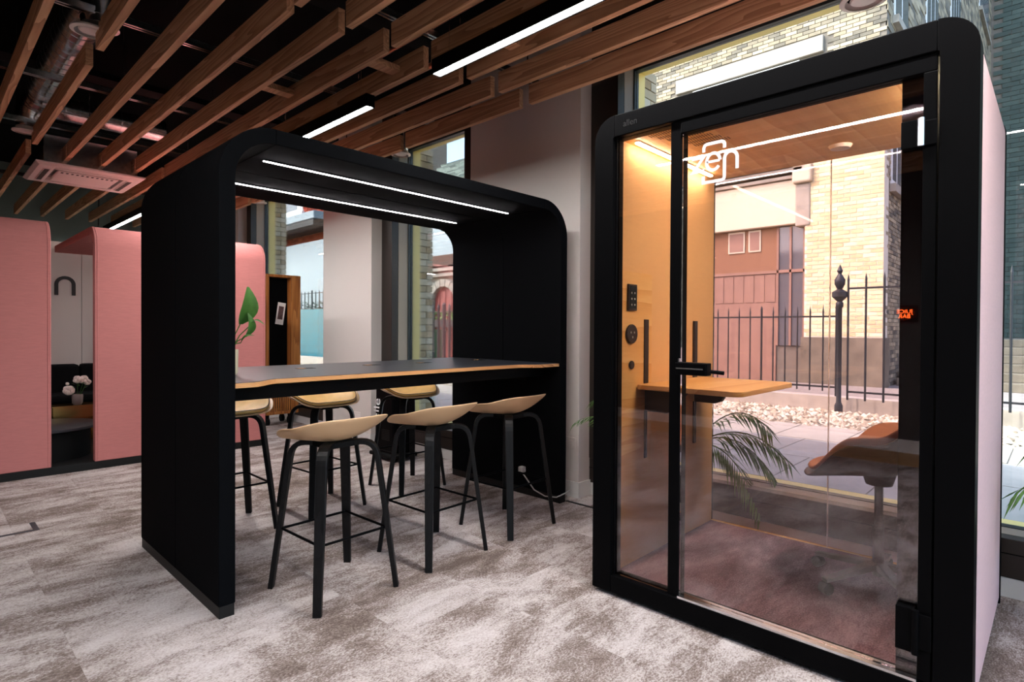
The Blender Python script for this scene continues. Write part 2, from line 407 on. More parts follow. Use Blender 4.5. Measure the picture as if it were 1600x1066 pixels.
# ------------------------------------------------------------------ the room shell
X0, XW, YA, YB_ = -2.6, 3.79, -3.0, 11.6
fl = box('floor', X0, 4.3, YA-0.2, YB_, -0.12, -0.004, 'carpet'); fl['kind'] = 'structure'; fl['label'] = 'mottled grey carpet tile floor'
tm = MB().box(-0.2497, 0.2497, -0.2497, 0.2497, -0.004, 0.0).mesh('carpet_tile'); tm.materials.append(M['carpet'])
for i in range(-3, 9):
    for j in range(-3, 24):
        x, y = 0.20+i*0.5, 0.27+j*0.5
        if x > 3.58 or y > 11.5: continue
        if in_view((x, y, 0), 150):
            o = bpy.data.objects.new('carpet_tile', tm); COL.objects.link(o); o.location = (x, y, 0); o.parent = fl
box('oak_floor_strip', X0, -1.9, YA, 11, -0.004, 0.002, 'oakfloor', fl)

ce = box('ceiling', X0, 4.3, YA-0.2, YB_+0.1, 3.8, 4.0, 'ceil'); ce['kind'] = 'structure'; ce['label'] = 'black ceiling with hanging timber slats'
ZS, HS, TS = 2.98, 0.14, 0.042
slats = []
def slat_runs(i, X):
    if X > 3.1: return [(-2.9, 2.88), (2.975, 4.42), (4.5, 7.9), (8.0, 11.25)]
    if X > 1.3: return [(-2.9, 2.90), (2.978, 7.2), (7.24, 7.48), (7.52, 11.25)] if X < 1.85 else [(-2.9, 2.90), (2.978, 7.3), (7.4, 11.25)]
    if X > 1.0: return [(-2.9, 2.2), (2.28, 7.14), (7.18, 7.52), (7.6, 11.3)]
    if X > 0.7: return [(-2.9, 4.24), (4.53, 6.857), (7.26, 11.3)]
    return [(-2.9, 3.0), (3.08, 7.2), (7.3, 11.3)]
for i in range(0, 20):
    X = 3.205 - 0.3*i
    if X < -2.5: break
    for (a, b) in slat_runs(i, X):
        o = box('slat', -TS/2, TS/2, -(b-a)/2, (b-a)/2, ZS, ZS+HS, 'slat', ce, 0.002); o.location = (X, (a+b)/2, 0)
for (xa, xb, yc) in ((2.03, 2.29, 3.28), (1.73, 1.98, 4.18), (2.34, 2.60, 2.45), (2.03, 2.29, 1.1), (2.64, 2.89, 5.4)):
    box('cross_batten', xa, xb, yc-0.045, yc+0.045, ZS+0.05, ZS+0.09, 'slat', ce, 0.002)
for yc in (2.89, 4.13, 5.45, 6.75, 9.2, 1.2):
    m = MB(); m.box(X0+0.1, 3.5, yc-0.021, yc-0.017, 3.14, 3.181); m.box(X0+0.1, 3.5, yc+0.017, yc+0.021, 3.14, 3.181); m.box(X0+0.1, 3.5, yc-0.021, yc+0.021, 3.178, 3.182)
    m.box(X0+0.1, 3.5, yc-0.021, yc-0.009, 3.138, 3.142); m.box(X0+0.1, 3.5, yc+0.009, yc+0.021, 3.138, 3.142)
    m.build('channel_rail', 'steel', ce)
    m = MB()
    for k in range(9): m.cyl((X0+0.5+k*0.66, yc, 3.18), (X0+0.5+k*0.66, yc, 3.8), 0.005, n=6)
    m.build('threaded_rods', 'steel', ce)
for (yc, zc) in ((3.6, 3.5), (6.1, 3.45), (7.9, 3.42)):
    m = MB(); m.box(X0+0.1, 3.4, yc-0.1, yc+0.1, zc, zc+0.008); m.box(X0+0.1, 3.4, yc-0.1, yc-0.095, zc, zc+0.05); m.box(X0+0.1, 3.4, yc+0.095, yc+0.1, zc, zc+0.05)
    m.build('cable_tray', 'black_matt', ce)

wb = box('wall_back', X0, 4.3, YB_, YB_+0.12, 0, 3.8, 'wall_green'); wb['kind'] = 'structure'
wl = box('wall_left', X0-0.12, X0, YA, YB_, 0, 3.8, 'wall_dark'); wl['kind'] = 'structure'
bl = box('baseboard_left', X0, X0+0.018, YA, YB_, 0, 0.14, 'white'); bl['kind'] = 'structure'
wf = structure('wall_front', 'wall with wide glazing behind the camera')
box('panel', X0, -1.9, YA-0.25, YA, 0, 3.8, 'wall_off', wf); box('panel', 3.2, 4.3, YA-0.25, YA, 0, 3.8, 'wall_off', wf)
box('panel', -1.9, 3.2, YA-0.25, YA, 3.33, 3.8, 'wall_off', wf); box('panel', -1.9, 3.2, YA-0.25, YA, 0, 0.29, 'dark_frame', wf)
w4 = structure('window_4')
for x in (-1.9, -0.2, 1.5, 3.14): box('post', x, x+0.06, YA-0.16, YA-0.08, 0.29, 3.33, 'dark_frame', w4)
for x in (-1.84, -0.14, 1.56): box('pane', x, x+1.58+(0.06 if x > 1 else 0)*0, YA-0.125, YA-0.115, 0.29, 3.33, 'glass_win', w4)

# window wall: piers, spandrels, windows
PIERS = [(2.686, 3.941), (5.578, 6.657), (9.35, YB_)]
WINS = [(-2.75, 2.44), (4.18, 5.38), (6.90, 9.20)]
ZSILL, ZHEAD = 0.29, 3.34
ww = structure('wall_window', 'window wall with stone grey piers')
for n, (a, b) in enumerate(PIERS):
    p = box('pier', 3.566, XW, a, b, 0, 3.8, 'column', ww, 0.002)
    m = MB(); m.box(3.554, 3.566, a-0.012, min(b, YB_)+0.012, 0, 0.12); m.box(3.566, XW, a-0.012, a, 0, 0.12); m.box(3.566, XW, b, b+0.012, 0, 0.12)
    q = m.build('baseboard_pier_%d' % (n+1), 'white'); q['kind'] = 'structure'
box('head_panel', 3.74, XW, YA, YB_, ZHEAD+0.02, 3.8, 'dark_frame', ww)
YR = [YA] + [v for w_ in WINS for v in w_] + [YB_]
for k in range(0, len(YR), 2):
    pass
edges = [(YA, WINS[0][0]), (WINS[0][1], WINS[1][0]), (WINS[1][1], WINS[2][0]), (WINS[2][1], YB_)]
def course_wall(m, x0, x1, y0, y1, z0, z1, bl_=0.215, bh=0.066, g=0.010, axis='x', deep=0.012, rng=random):
    """bricks on the faces of a slab: m gets bricks proud of the mortar"""
    zc = z0; r = 0
    while zc < z1 - 0.02:
        zt = min(zc+bh, z1); off = 0 if r % 2 == 0 else -(bl_+g)/2
        yc = y0 + off
        while yc < y1 - 0.01:
            ya, yb = max(yc, y0), min(yc+bl_, y1)
            if yb-ya > 0.02:
                d = deep*(0.6+0.6*rng.random())
                if axis == 'x': m.box(x0-d, x1, ya, yb, zc, zt, rng.random())
                else: m.box(ya, yb, x0-d, x1, zc, zt, rng.random())
            yc += bl_+g
        zc += bh+g; r += 1
for k, (a, b) in enumerate(edges):
    box('masonry_core', XW, 4.26, a+0.03, b-0.03, 0, 3.9, 'mortar_pale', ww)
m = MB(); sp = random.Random(3)
for (a, b) in WINS:   # brick courses of the jamb faces looking toward -Y (upper end) and +Y (lower end)
    z = ZSILL
    r = 0
    while z < ZHEAD:
        for (xa, xb) in (((4.085, 4.27),) if r % 2 == 0 else ((4.085, 4.175), (4.185, 4.27))):
            m.box(xa, xb, b, b+0.06, z, z+0.066, sp.random()); m.box(xa, xb, a-0.06, a, z, z+0.066, sp.random())
        z += 0.076; r += 1
o = m.build('reveal_bricks', 'brick_reveal', ww); o['kind'] = 'stuff'
box('outer_lintel', XW, 4.09, YA, YB_, ZHEAD+0.03, 3.9, 'brown_timber', ww)
box('outer_sill_wall', XW, 4.27, YA, YB_, -0.1, ZSILL-0.045, 'mortar_pale', ww)
for k, (a, b) in enumerate(WINS):
    wn = structure('window_%d' % (k+1))
    lo = (PIERS[k-1][1] if k else YA); hi = PIERS[k][0]
    # spandrel + white base
    box('spandrel', 3.707, XW, lo, hi, 0.098, ZSILL, 'dark_frame', wn, 0.003)
    box('spandrel_seam', 3.704, 3.708, lo, hi, 0.215, 0.219, 'black', wn)
    bb = box('baseboard_window_%d' % (k+1), 3.712, XW, lo, hi, 0, 0.098, 'white'); bb['kind'] = 'structure'
    box('post', 3.70, XW, b, hi, ZSILL, 3.8, 'dark_frame', wn, 0.004)
    if k: box('post', 3.70, XW, lo, a, ZSILL, 3.8, 'dark_frame', wn, 0.004)
    def ringbox(name, x0, x1, mname, t0):
        m = MB(); m.box(x0, x1, b-0.001, b+t0, ZSILL-0.045, ZHEAD+0.02); m.box(x0, x1, a-t0, a+0.001, ZSILL-0.045, ZHEAD+0.02)
        m.box(x0, x1, a-t0, b+t0, ZHEAD, ZHEAD+0.03); m.box(x0, x1, a-t0, b+t0, ZSILL-0.045, ZSILL)
        return m.build(name, mname, wn)
    ringbox('lining', XW, 3.915, 'tan_frame', 0.03); 
    m = MB(); m.box(3.915, 3.975, b-0.012, b+0.03, ZSILL-0.04, ZHEAD+0.02); m.box(3.915, 3.975, a-0.03, a+0.012, ZSILL-0.04, ZHEAD+0.02); m.box(3.915, 3.975, a, b, ZHEAD-0.02, ZHEAD+0.02); m.box(3.915, 3.975, a, b, ZSILL-0.04, ZSILL+0.004)
    m.build('gasket', 'gasket', wn)
    ringbox('outer_frame', 3.975, 4.085, 'yellow', 0.03)
    nb = [a+0.012, b-0.012]
    box('pane', 3.94, 3.950, nb[0], nb[1], ZSILL+0.004, ZHEAD-0.02, 'glass_win', wn)

# ------------------------------------------------------------------ black meeting arch
def arch_piece(name, pts_o, pts_i, y0, y1, m, parent, bevel=0.004):
    b = MB(); b.strip(pts_o, pts_i, lambda p, k: (p[0], (y0, y1)[k], p[1])); return b.build(name, m, parent, bevel, smooth=True)
def arch(x0, x1, y0, y1, H, t, R, seamL, seamR, parent, mat_, zb=0.05, splits=(), gap=0.003, side='side_panel', roof='roof_panel'):
    Ri = R - t
    ol = [(x0, zb), (x0, H-R)] + arc(x0+R, H-R, R, 180, 90, 12)[1:] + [(seamL, H)]
    il = [(x0+t, zb), (x0+t, H-R)] + arc(x0+R, H-R, Ri, 180, 90, 12)[1:] + [(seamL, H-t)]
    orr = [(x0+x1-p[0], p[1]) for p in ol[:-1]] + [(seamR, H)]; ir = [(x0+x1-p[0], p[1]) for p in il[:-1]] + [(seamR, H-t)]
    ys = [y0] + list(splits) + [y1]
    for a, b in zip(ys, ys[1:]):
        a2 = a + (gap/2 if a != y0 else 0); b2 = b - (gap/2 if b != y1 else 0)
        arch_piece(side, ol, il, a2, b2, mat_, parent); arch_piece(side, orr, ir, a2, b2, mat_, parent)
        if seamR > seamL:
            MB().box(seamL+gap/2, seamR-gap/2, a2, b2, H-t, H).build(roof, mat_, parent, 0.004)

AX0, AX1, AY0, AY1, AH, AT = 0.946, 3.421, 2.694, 3.930, 2.24, 0.072
po = thing('meeting_arch', 'large black felt meeting arch enclosing the bar table', 'meeting pod', (0, 0, 0))
arch(AX0, AX1, AY0, AY1, AH, AT, 0.255, 1.201, 3.166, po, 'felt_black', 0.055, (3.298,))
for (a, b) in ((AX0+0.003, AX0+AT-0.003), (AX1-AT+0.003, AX1-0.003)):
    box('plinth', a, b, AY0+0.003, AY1-0.003, 0, 0.055, 'plinth', po, 0.002)
for y in (2.983, 3.566):
    l = box('light_strip', 1.262, 3.075, y-0.011, y+0.011, AH-AT-0.006, AH-AT+0.001, 'black', po)
    box('diffuser', 1.264, 3.073, y-0.005, y+0.005, AH-AT-0.009, AH-AT-0.004, 'led_thin', l)
fp = box('floor_socket', AX1-AT-0.006, AX1-AT, 2.98, 3.12, 0.16, 0.24, 'black', po, 0.003)
# bar table
tb = thing('bar_table', 'long graphite bar table with wavy plywood edge inside the black arch', 'table', (2.18, 3.312, 0))
def smooth(a, b, x): t_ = max(0, min(1, (x-a)/(b-a))); return t_*t_*(3-2*t_)
def half(x):  # half depth along the length (world X)
    return 0.505 + 0.105*(1-smooth(1.10, 1.26, x)) + 0.10*smooth(2.98, 3.16, x)
xs = [AX0+AT+0.002 + (AX1-AX0-2*AT-0.004)*i/80 for i in range(81)]
out_ = [(x-2.18, -half(x)) for x in xs] + [(x-2.18, half(x)) for x in reversed(xs)]
def plate(poly, z0, z1): return MB().prism(poly, lambda p, k: (p[0], p[1], (z0, z1)[k]))
plate(out_, 1.026, 1.0475).build('plywood_edge', 'ply', tb)
inn = [(x*0.9995, y*0.985) for x, y in out_]
plate(inn, 1.0475, 1.050).build('tabletop', 'tabletop', tb)
m = MB(); m.box(-1.16, 1.16, -0.465, -0.435, 0.95, 1.026); m.box(-1.16, 1.16, 0.435, 0.465, 0.95, 1.026); m.box(-1.16, 1.16, -0.435, 0.435, 0.965, 0.985)
m.build('apron', 'black', tb, 0.003)
for gx, gy in ((-0.47, 0.10), (0.45, 0.10), (1.02, 0.12), (0.02, 0.12)):
    g = MB().box(gx-0.055, gx+0.055, gy-0.03, gy+0.03, 1.050, 1.0512).build('grommet', 'black', tb, 0.001)
    MB().box(gx-0.05, gx-0.01, gy-0.022, gy+0.022, 1.0512, 1.0522).build('inlay', 'ply', g)
for sx in (-1.155, 1.155): MB().box(sx-0.012, sx+0.012, -0.30, 0.30, 0.90, 0.95).build('wall_bracket', 'black', tb)

# ------------------------------------------------------------------ bar stools
def bucket(rx, ry, rim, base, pw=2.6, nr=9, na=40, front_pull=1.0, thick=0.011, off=(0, 0)):
    """bowl: rim(theta) gives rim height above base; theta=-90deg is the back (-Y)."""
    m = MB(); c0 = len(m.v); m.v.append((off[0], off[1], base)); R = []
    for j in range(1, nr+1):
        rho = j/nr
        R.append(m.ring([(off[0] + rx*(rho if rho < 1 else 1)*math.copysign(abs(math.cos(t))**0.85, math.cos(t)), off[1] + ry*rho*math.copysign(abs(math.sin(t))**0.85, math.sin(t)), base + rim(t)*rho**pw) for t in [2*PI*i/na for i in range(na)]]))
    n = na
    for i in range(n): m.f.append((c0, R[0][i], R[0][(i+1) % n]))
    for a, b in zip(R, R[1:]): m.bridge(a, b)
    return m
def stool_rim(t):
    s = -math.sin(t)               # 1 at the back, -1 at the front
    return 0.012 + 0.078*smooth(-0.9, 0.05, s) + 0.048*smooth(0.0, 1.0, s)
def make_stool(name, label, padded):
    t = thing(name, label, 'bar stool', group='bar stools at the table')
    sh = bucket(0.272, 0.225, stool_rim, 0.736, 2.0).build('seat_shell', 'shell', t, smooth='all')
    so = sh.modifiers.new('solid', 'SOLIDIFY'); so.thickness = 0.010; so.offset = 1
    sb = sh.modifiers.new('sub', 'SUBSURF'); sb.levels = 1; sb.render_levels = 1
    if padded:
        pd = bucket(0.250, 0.205, lambda a: stool_rim(a)*0.9+0.004, 0.744, 2.0).build('seat_pad', 'leather', t, smooth='all')
        so = pd.modifiers.new('solid', 'SOLIDIFY'); so.thickness = 0.020; so.offset = 1
        sb = pd.modifiers.new('sub', 'SUBSURF'); sb.levels = 1; sb.render_levels = 1
        m = MB(); n = 48
        pts = []
        for i in range(n+1):
            a = 2*PI*i/n
            pts.append((0.244*math.copysign(abs(math.cos(a))**0.85, math.cos(a)), 0.199*math.copysign(abs(math.sin(a))**0.85, math.sin(a)), 0.744 + 0.0215 + (stool_rim(a)*0.9+0.004)*0.95))
        m.tube(pts, 0.0025, 5).build('piping', 'dark_plastic', pd)
    MB().box(-0.09, 0.09, -0.09, 0.09, 0.715, 0.742).build('seat_plate', 'black_matt', t, 0.004)
    for sx in (-1, 1):
        for sy in (-1, 1):
            d = Vector((sx*0.215, sy*0.222, 0)); top = Vector((sx*0.155, sy*0.148, 0.735))
            foot = Vector((sx*0.218, sy*0.222, 0.0))
            hd = Vector((sx*0.155, sy*0.148, 0)).normalized()
            path = [hd*0.03 + Vector((0, 0, 0.733)), hd*0.135 + Vector((0, 0, 0.733))]
            k0 = hd*0.135 + Vector((0, 0, 0.733)); kc = hd*0.205 + Vector((0, 0, 0.733))
            dn = (foot - kc).normalized(); k1 = kc + dn*0.075
            for q in range(1, 7):
                u_ = q/6; path.append(k0*(1-u_)**2 + kc*2*u_*(1-u_) + k1*u_*u_)
            for q in (0.35, 0.7, 1.0): path.append(k1.lerp(foot, q))
            wv = hd.cross(Vector((0, 0, 1)))
            nP = len(path)
            ws = [0.052]*nP; ws[-1] = 0.038; ws[-2] = 0.043; ws[-3] = 0.048
            ts = [0.024]*nP
            MB().sweep_rect(path, wv, ws, ts).build('leg', 'leg_black', t, 0.003)
    q = 0.300; lx = 0.183; ly = 0.182
    for (a, b) in (((-lx, -ly), (lx, -ly)), ((lx, -ly), (lx, ly)), ((lx, ly), (-lx, ly)), ((-lx, ly), (-lx, -ly))):
        MB().cyl((a[0], a[1], q), (b[0], b[1], q), 0.0065, n=10).build('footrest', 'black', t, smooth=True)
    return t
s0 = make_stool('bar_stool', 'sand bar stool nearest the camera, in front of the bar table', False)
s0.location = (1.473, 2.635, 0); s0.rotation_euler = (0, 0, math.radians(2))
for (x, y, rz, lab) in ((2.120, 2.656, 2, 'middle one of the three sand bar stools before the table'), (2.762, 2.668, 2, 'sand bar stool next to the plugged-in arch wall')):
    c = copy_tree(s0); c.location = (x, y, 0); c.rotation_euler = (0, 0, math.radians(rz)); c['label'] = lab
p0 = make_stool('padded_bar_stool', 'padded tan bar stool half hidden by the near arch wall', True)
p0.location = (1.43, 3.90, 0); p0.rotation_euler = (0, 0, math.radians(180))
for (x, y, rz, lab) in ((2.09, 3.915, 184, 'padded tan bar stool in front of the wooden mobile board'), (2.865, 3.93, 180, 'padded tan bar stool in front of the black lettered stand')):
    c = copy_tree(p0); c.location = (x, y, 0); c.rotation_euler = (0, 0, math.radians(rz)); c['label'] = lab

# ------------------------------------------------------------------ glazed phone booth
BX, BXB, BY0, BY1, BH = 2.36, 3.57, 0.195, 1.687, 2.338
bo = thing('phone_booth', 'black framed phone booth with tinted glass door and pink side', 'phone booth', (0, 0, 0))
ZB = 0.02; RB = 0.112
def booth_ring(names, y0, y1, z0, H, R, t, x0, x1, mname, yseamL, yseamR, parent, bevel=0.003):
    def fn(p, k): return ((x0, x1)[k], p[0], p[1])
    Ri = max(0.004, R-t)
    oL = [(y1, z0), (y1, H-R)] + arc(y1-R, H-R, R, 0, 90, 10)[1:]; iL = [(y1-t, z0), (y1-t, H-R)] + arc(y1-R, H-R, Ri, 0, 90, 10)[1:]
    oR = [(y0, z0), (y0, H-R)] + arc(y0+R, H-R, R, 180, 90, 10)[1:]; iR = [(y0+t, z0), (y0+t, H-R)] + arc(y0+R, H-R, Ri, 180, 90, 10)[1:]
    MB().strip(oL, iL, fn).build(names[0], mname, parent, bevel, True); MB().strip(oR, iR, fn).build(names[0], mname, parent, bevel, True)
    MB().box(x0, x1, y0+R+0.001, y1-R-0.001, H-t, H).build(names[1], mname, parent, bevel)
# front frame, 0.10 deep
booth_ring(('front_stile', 'front_top_rail'), BY0, BY1, ZB, BH, RB, 0.105, BX, BX+0.09, 'black', 0, 0, bo, 0.004)
MB().box(BX, BX+0.09, BY0+0.107, BY1-0.107, ZB, 0.104).build('front_bottom_rail', 'black', bo, 0.003)
MB().box(BX+0.015, BX+0.08, 1.231, 1.283, 0.105, 2.234).build('mullion', 'black', bo, 0.003)
MB().box(BX+0.02, BX+0.075, 1.571, 1.583, 0.105, 2.234).build('glazing_bead', 'black', bo)
MB().box(BX+0.030, BX+0.040, 1.283, 1.571, 0.105, 2.233).build('side_light', 'glass_booth', bo)
for a in (0.0, ):
    MB().box(BX+0.004, BX+0.055, 0.345, 1.229, 0.104, 0.114).build('threshold', 'chrome', bo)
# body shell in pink felt, black rear ring
booth_ring(('side_shell', 'roof_shell'), BY0+0.004, BY1-0.004, ZB+0.03, BH-0.004, RB-0.004, 0.064, BX+0.0915, BXB-0.03, 'pink_pale', 0, 0, bo, 0.002)
booth_ring(('rear_stile', 'rear_top_rail'), BY0, BY1, ZB, BH, RB, 0.075, BXB-0.0285, BXB, 'black', 0, 0, bo, 0.003)
MB().box(BXB-0.0285, BXB, BY0+0.076, BY1-0.076, ZB, 0.088).build('rear_bottom_rail', 'oak', bo)
MB().box(BX+0.091, BXB-0.03, BY0+0.07, BY1-0.07, ZB+0.01, 0.088).build('floor_deck', 'carpet_mauve', bo)
# interior
yl = 1.617
lw = MB().box(BX+0.092, BXB-0.03, yl-0.010, yl, 0.09, 2.262).build('interior_panel', 'wood_wall', bo)
MB().box(BX+0.095, 2.768, yl-0.018, yl-0.0101, 0.50, 1.60).build('service_panel', 'oak', lw, 0.002)
MB().box(BX+0.092, BXB-0.03, BY0+0.070, BY0+0.080, 0.09, 2.262).build('interior_panel', 'felt_black', bo)
ic = MB().box(BX+0.092, BXB-0.03, BY0+0.081, yl-0.011, 2.252, 2.272).build('ceiling_panel', 'oak', bo)
st = MB().box(2.53, 3.39, 1.543, 1.570, 2.246, 2.2525).build('booth_fill_light', 'chrome', ic)
MB().box(2.535, 3.385, 1.547, 1.566, 2.239, 2.2475).build('diffuser', 'led_warm', st)
fill_strip = MB().box(2.53, 3.39, 0.335, 0.362, 2.246, 2.2525).build('booth_fill_light', 'chrome', ic)  # assumed strip hidden by the frame, added to brighten the booth interior
MB().box(2.535, 3.385, 0.339, 0.358, 2.239, 2.2475).build('diffuser', 'led_warm_fill', fill_strip)
mv = MB()
for a in range(6):
    for b in range(14): mv.box(2.50+a*0.055, 2.537+a*0.055, 1.47-b*0.0135-a*0.02, 1.474-b*0.0135-a*0.02, 2.2508, 2.2522)
mv.build('vent_slots', 'vent_dark', ic)
MB().cyl((3.30, 0.83, 2.252), (3.30, 0.83, 2.236), 0.055, 0.045, 24).build('sensor', 'white_plastic', ic, smooth=True)
# rear glazing with a joint
for (a, b) in ((BY0+0.076, 0.935), (0.941, BY1-0.076)): MB().box(BXB-0.018, BXB-0.010, a, b, 0.088, BH-0.076).build('rear_glass', 'glass_back', bo)
MB().box(BXB-0.019, BXB-0.009, 0.9352, 0.9408, 0.088, BH-0.076).build('glass_joint', 'white_plastic', bo)
# service panel devices
sc_ = MB().box(2.520, 2.600, yl-0.030, yl-0.0182, 1.40, 1.535).build('touch_screen', 'dark_plastic', bo, 0.003)
MB().box(2.528, 2.592, yl-0.0315, yl-0.0302, 1.41, 1.525).build('display', 'screen', sc_)
for k in range(6): MB().ball((2.545+0.028*(k % 2), yl-0.032, 1.43+0.03*(k//2)), 0.006, 8, 5, (1, 0.2, 1)).build('icon', 'screen_icon', sc_)
so_ = MB().cyl((2.558, yl-0.0182, 1.280), (2.558, yl-0.030, 1.280), 0.050, n=28).build('round_socket', 'dark_plastic', bo, 0.003, True)
mi = MB()
for dx, dz in ((-0.016, 0.008), (0.016, 0.008), (0, -0.016)): mi.box(2.558+dx-0.004, 2.558+dx+0.004, yl-0.0315, yl-0.0302, 1.280+dz-0.005, 1.280+dz+0.005)
mi.build('socket_holes', 'screen_icon', so_)
MB().cyl((2.561, yl-0.0182, 1.121), (2.561, yl-0.028, 1.121), 0.022, n=20).build('round_button', 'dark_plastic', bo, 0.003, True)
# door
dr = bpy.data.objects.new('door', None); COL.objects.link(dr); dr.parent = bo
m = MB(); m.box(BX+0.006, BX+0.060, 0.306, 1.231, 2.173, 2.231); m.box(BX+0.006, BX+0.060, 0.306, 0.345, 0.116, 2.173)
m.build('door_frame', 'black', dr, 0.003)
MB().box(BX+0.024, BX+0.034, 0.345, 1.230, 0.116, 2.173).build('door_glass', 'glass_booth', dr)
MB().box(BX+0.0345, BX+0.0365, 0.346, 0.410, 0.116, 2.173).build('glass_border', 'frit', dr)
h = MB().box(BX-0.030, BX+0.020, 1.085, 1.232, 1.105, 1.160).build('lock_case', 'black', dr, 0.005)
MB().cyl((BX-0.012, 1.075, 1.125), (BX-0.012, 1.018, 1.122), 0.0085, n=12).build('lever', 'black', dr, smooth=True)
MB().box(BX-0.0325, BX-0.0305, 1.10, 1.225, 1.131, 1.137).build('handle_edge', 'chrome', dr)
MB().box(BX+0.002, BX+0.022, 1.226, 1.2315, 1.160, 1.175).build('latch_clip', 'chrome', dr)
for (za, zb_) in ((0.205, 0.355), (1.925, 2.018)):
    hg = MB().box(BX-0.004, BX+0.060, 0.352, 0.406, za, zb_).build('hinge', 'black', dr, 0.002)
    MB().cyl((BX-0.008, 0.348, za), (BX-0.008, 0.348, zb_), 0.011, n=14).build('barrel', 'chrome' if za > 1 else 'black', hg, smooth=True)
    MB().box(BX-0.007, BX+0.0, 0.304, 0.342, za+(0.02 if za < 1 else 0), zb_-0.01).build('hinge_leaf', 'black', hg, 0.002)
# zen sign on the door glass (Y runs right to left)
lg = MB(); XL = BX+0.0225
def gl(path, wd): A, B = stroke2d(path, wd); lg.strip(A, B, lambda p, k: (XL+0.001*k, p[0], p[1]))
W_ = 0.0135
gl([(1.183, 2.051), (1.131, 2.051), (1.179, 1.993), (1.127, 1.993)], W_)
gl([(1.117, 2.026), (1.058, 2.026)] , W_*0.8)
gl([(1.087-0.030*math.cos(math.radians(a)), 2.025+0.036*math.sin(math.radians(a))) for a in range(2, 325, 14)], W_)
gl([(1.130, 2.072), (1.130, 2.090), (1.126, 2.100), (1.116, 2.104), (1.052, 2.104), (1.042, 2.100), (1.038, 2.092), (1.038, 2.074)], W_)
gl([(1.131, 1.969), (1.131, 1.940), (1.050, 1.940), (1.041, 1.943), (1.038, 1.953), (1.038, 2.030), (1.034, 2.043), (1.024, 2.052), (1.011, 2.055), (0.998, 2.051), (0.988, 2.041), (0.984, 2.028), (0.984, 1.977)], W_)
lg.build('door_lettering', 'decal', dr)
text('rail_lettering', 'allen', 0.042, 'emboss', bo, basis((BX-0.0005, 1.487, 2.285), (0, -1, 0), (0, 0, 1)), 0.0006)

# wall desk inside the booth
dk = thing('booth_desk', 'small wooden fold-out desk fixed on the booth inner wall', 'desk', (3.0, yl-0.02, 0))
rr = 0.06
poly = [(-0.385, -0.005), (-0.385, -0.48)] + [( -0.385+rr-rr*math.cos(a*PI/16), -0.48-rr*math.sin(a*PI/16)) for a in range(0, 9)] + [(0.365-rr+rr*math.sin(a*PI/16), -0.48-rr*math.cos(a*PI/16)) for a in range(0, 9)] + [(0.365, -0.005)]
plate(poly, 0.992, 1.017).build('desk_top', 'oak', dk, 0.003)
for x in (-0.292, 0.279):
    b = MB(); b.prism([(-0.004, 0.99), (-0.24, 0.99), (-0.165, 0.885), (-0.13, 0.872), (-0.004, 0.872)], lambda p, k: (x-0.02+0.04*k, p[0], p[1])); b.build('bracket', 'dark_plastic', dk, 0.003)
    MB().box(x-0.021, x+0.021, -0.004, 0.008, 1.018, 1.357).build('wall_track', 'dark_plastic', dk, 0.002)
    m = MB(); m.box(x-0.012, x-0.004, -0.003, 0.008, 0.62, 0.872); m.box(x+0.004, x+0.012, -0.003, 0.008, 0.62, 0.872); m.build('track_slot', 'dark_plastic', dk)

# swivel chair inside
ch = thing('shell_chair', 'shell chair with tan felt lining and dark veneer outside, on a pedestal in the booth', 'chair', (3.16, 0.615, 0.088), math.radians(0))
def chair_rim(t):
    s = -math.sin(t)
    return -0.015 + 0.20*smooth(-0.85, -0.05, s) + 0.20*smooth(0.1, 0.95, s)
sh = bucket(0.315, 0.31, chair_rim, 0.53, 2.2, off=(0, 0)).build('outer_shell', 'walnut', ch, smooth='all')
so = sh.modifiers.new('solid', 'SOLIDIFY'); so.thickness = 0.014; so.offset = 1
sb = sh.modifiers.new('sub', 'SUBSURF'); sb.levels = 2; sb.render_levels = 2
sh2 = bucket(0.298, 0.294, lambda t: chair_rim(t)+0.012, 0.550, 2.2).build('felt_lining', 'felt_tan', ch, smooth='all')
so = sh2.modifiers.new('solid', 'SOLIDIFY'); so.thickness = 0.020; so.offset = 1
sb = sh2.modifiers.new('sub', 'SUBSURF'); sb.levels = 2; sb.render_levels = 2
MB().lathe([(0.055, 0.49), (0.07, 0.54)], n=20).build('seat_mount', 'dark_plastic', ch, smooth=True)
MB().lathe([(0.024, 0.06), (0.024, 0.30), (0.018, 0.30), (0.018, 0.50)], n=20).build('column', 'dark_plastic', ch, smooth=True)
for k in range(5):
    a = math.radians(75+72*k); e = Vector((math.cos(a), math.sin(a), 0))
    lg_ = MB().sweep_rect([e*0.02+Vector((0, 0, 0.11)), e*0.16+Vector((0, 0, 0.085)), e*0.30+Vector((0, 0, 0.065))], e.cross(Vector((0, 0, 1))), [0.05, 0.042, 0.034], [0.03, 0.024, 0.018]).build('base_arm', 'dark_plastic', ch, 0.004)
    c_ = e*0.29; MB().cyl((c_.x-0.02*math.sin(a), c_.y+0.02*math.cos(a), 0.027), (c_.x+0.02*math.sin(a), c_.y-0.02*math.cos(a), 0.027), 0.027, n=14).build('caster', 'black', lg_, smooth=True)

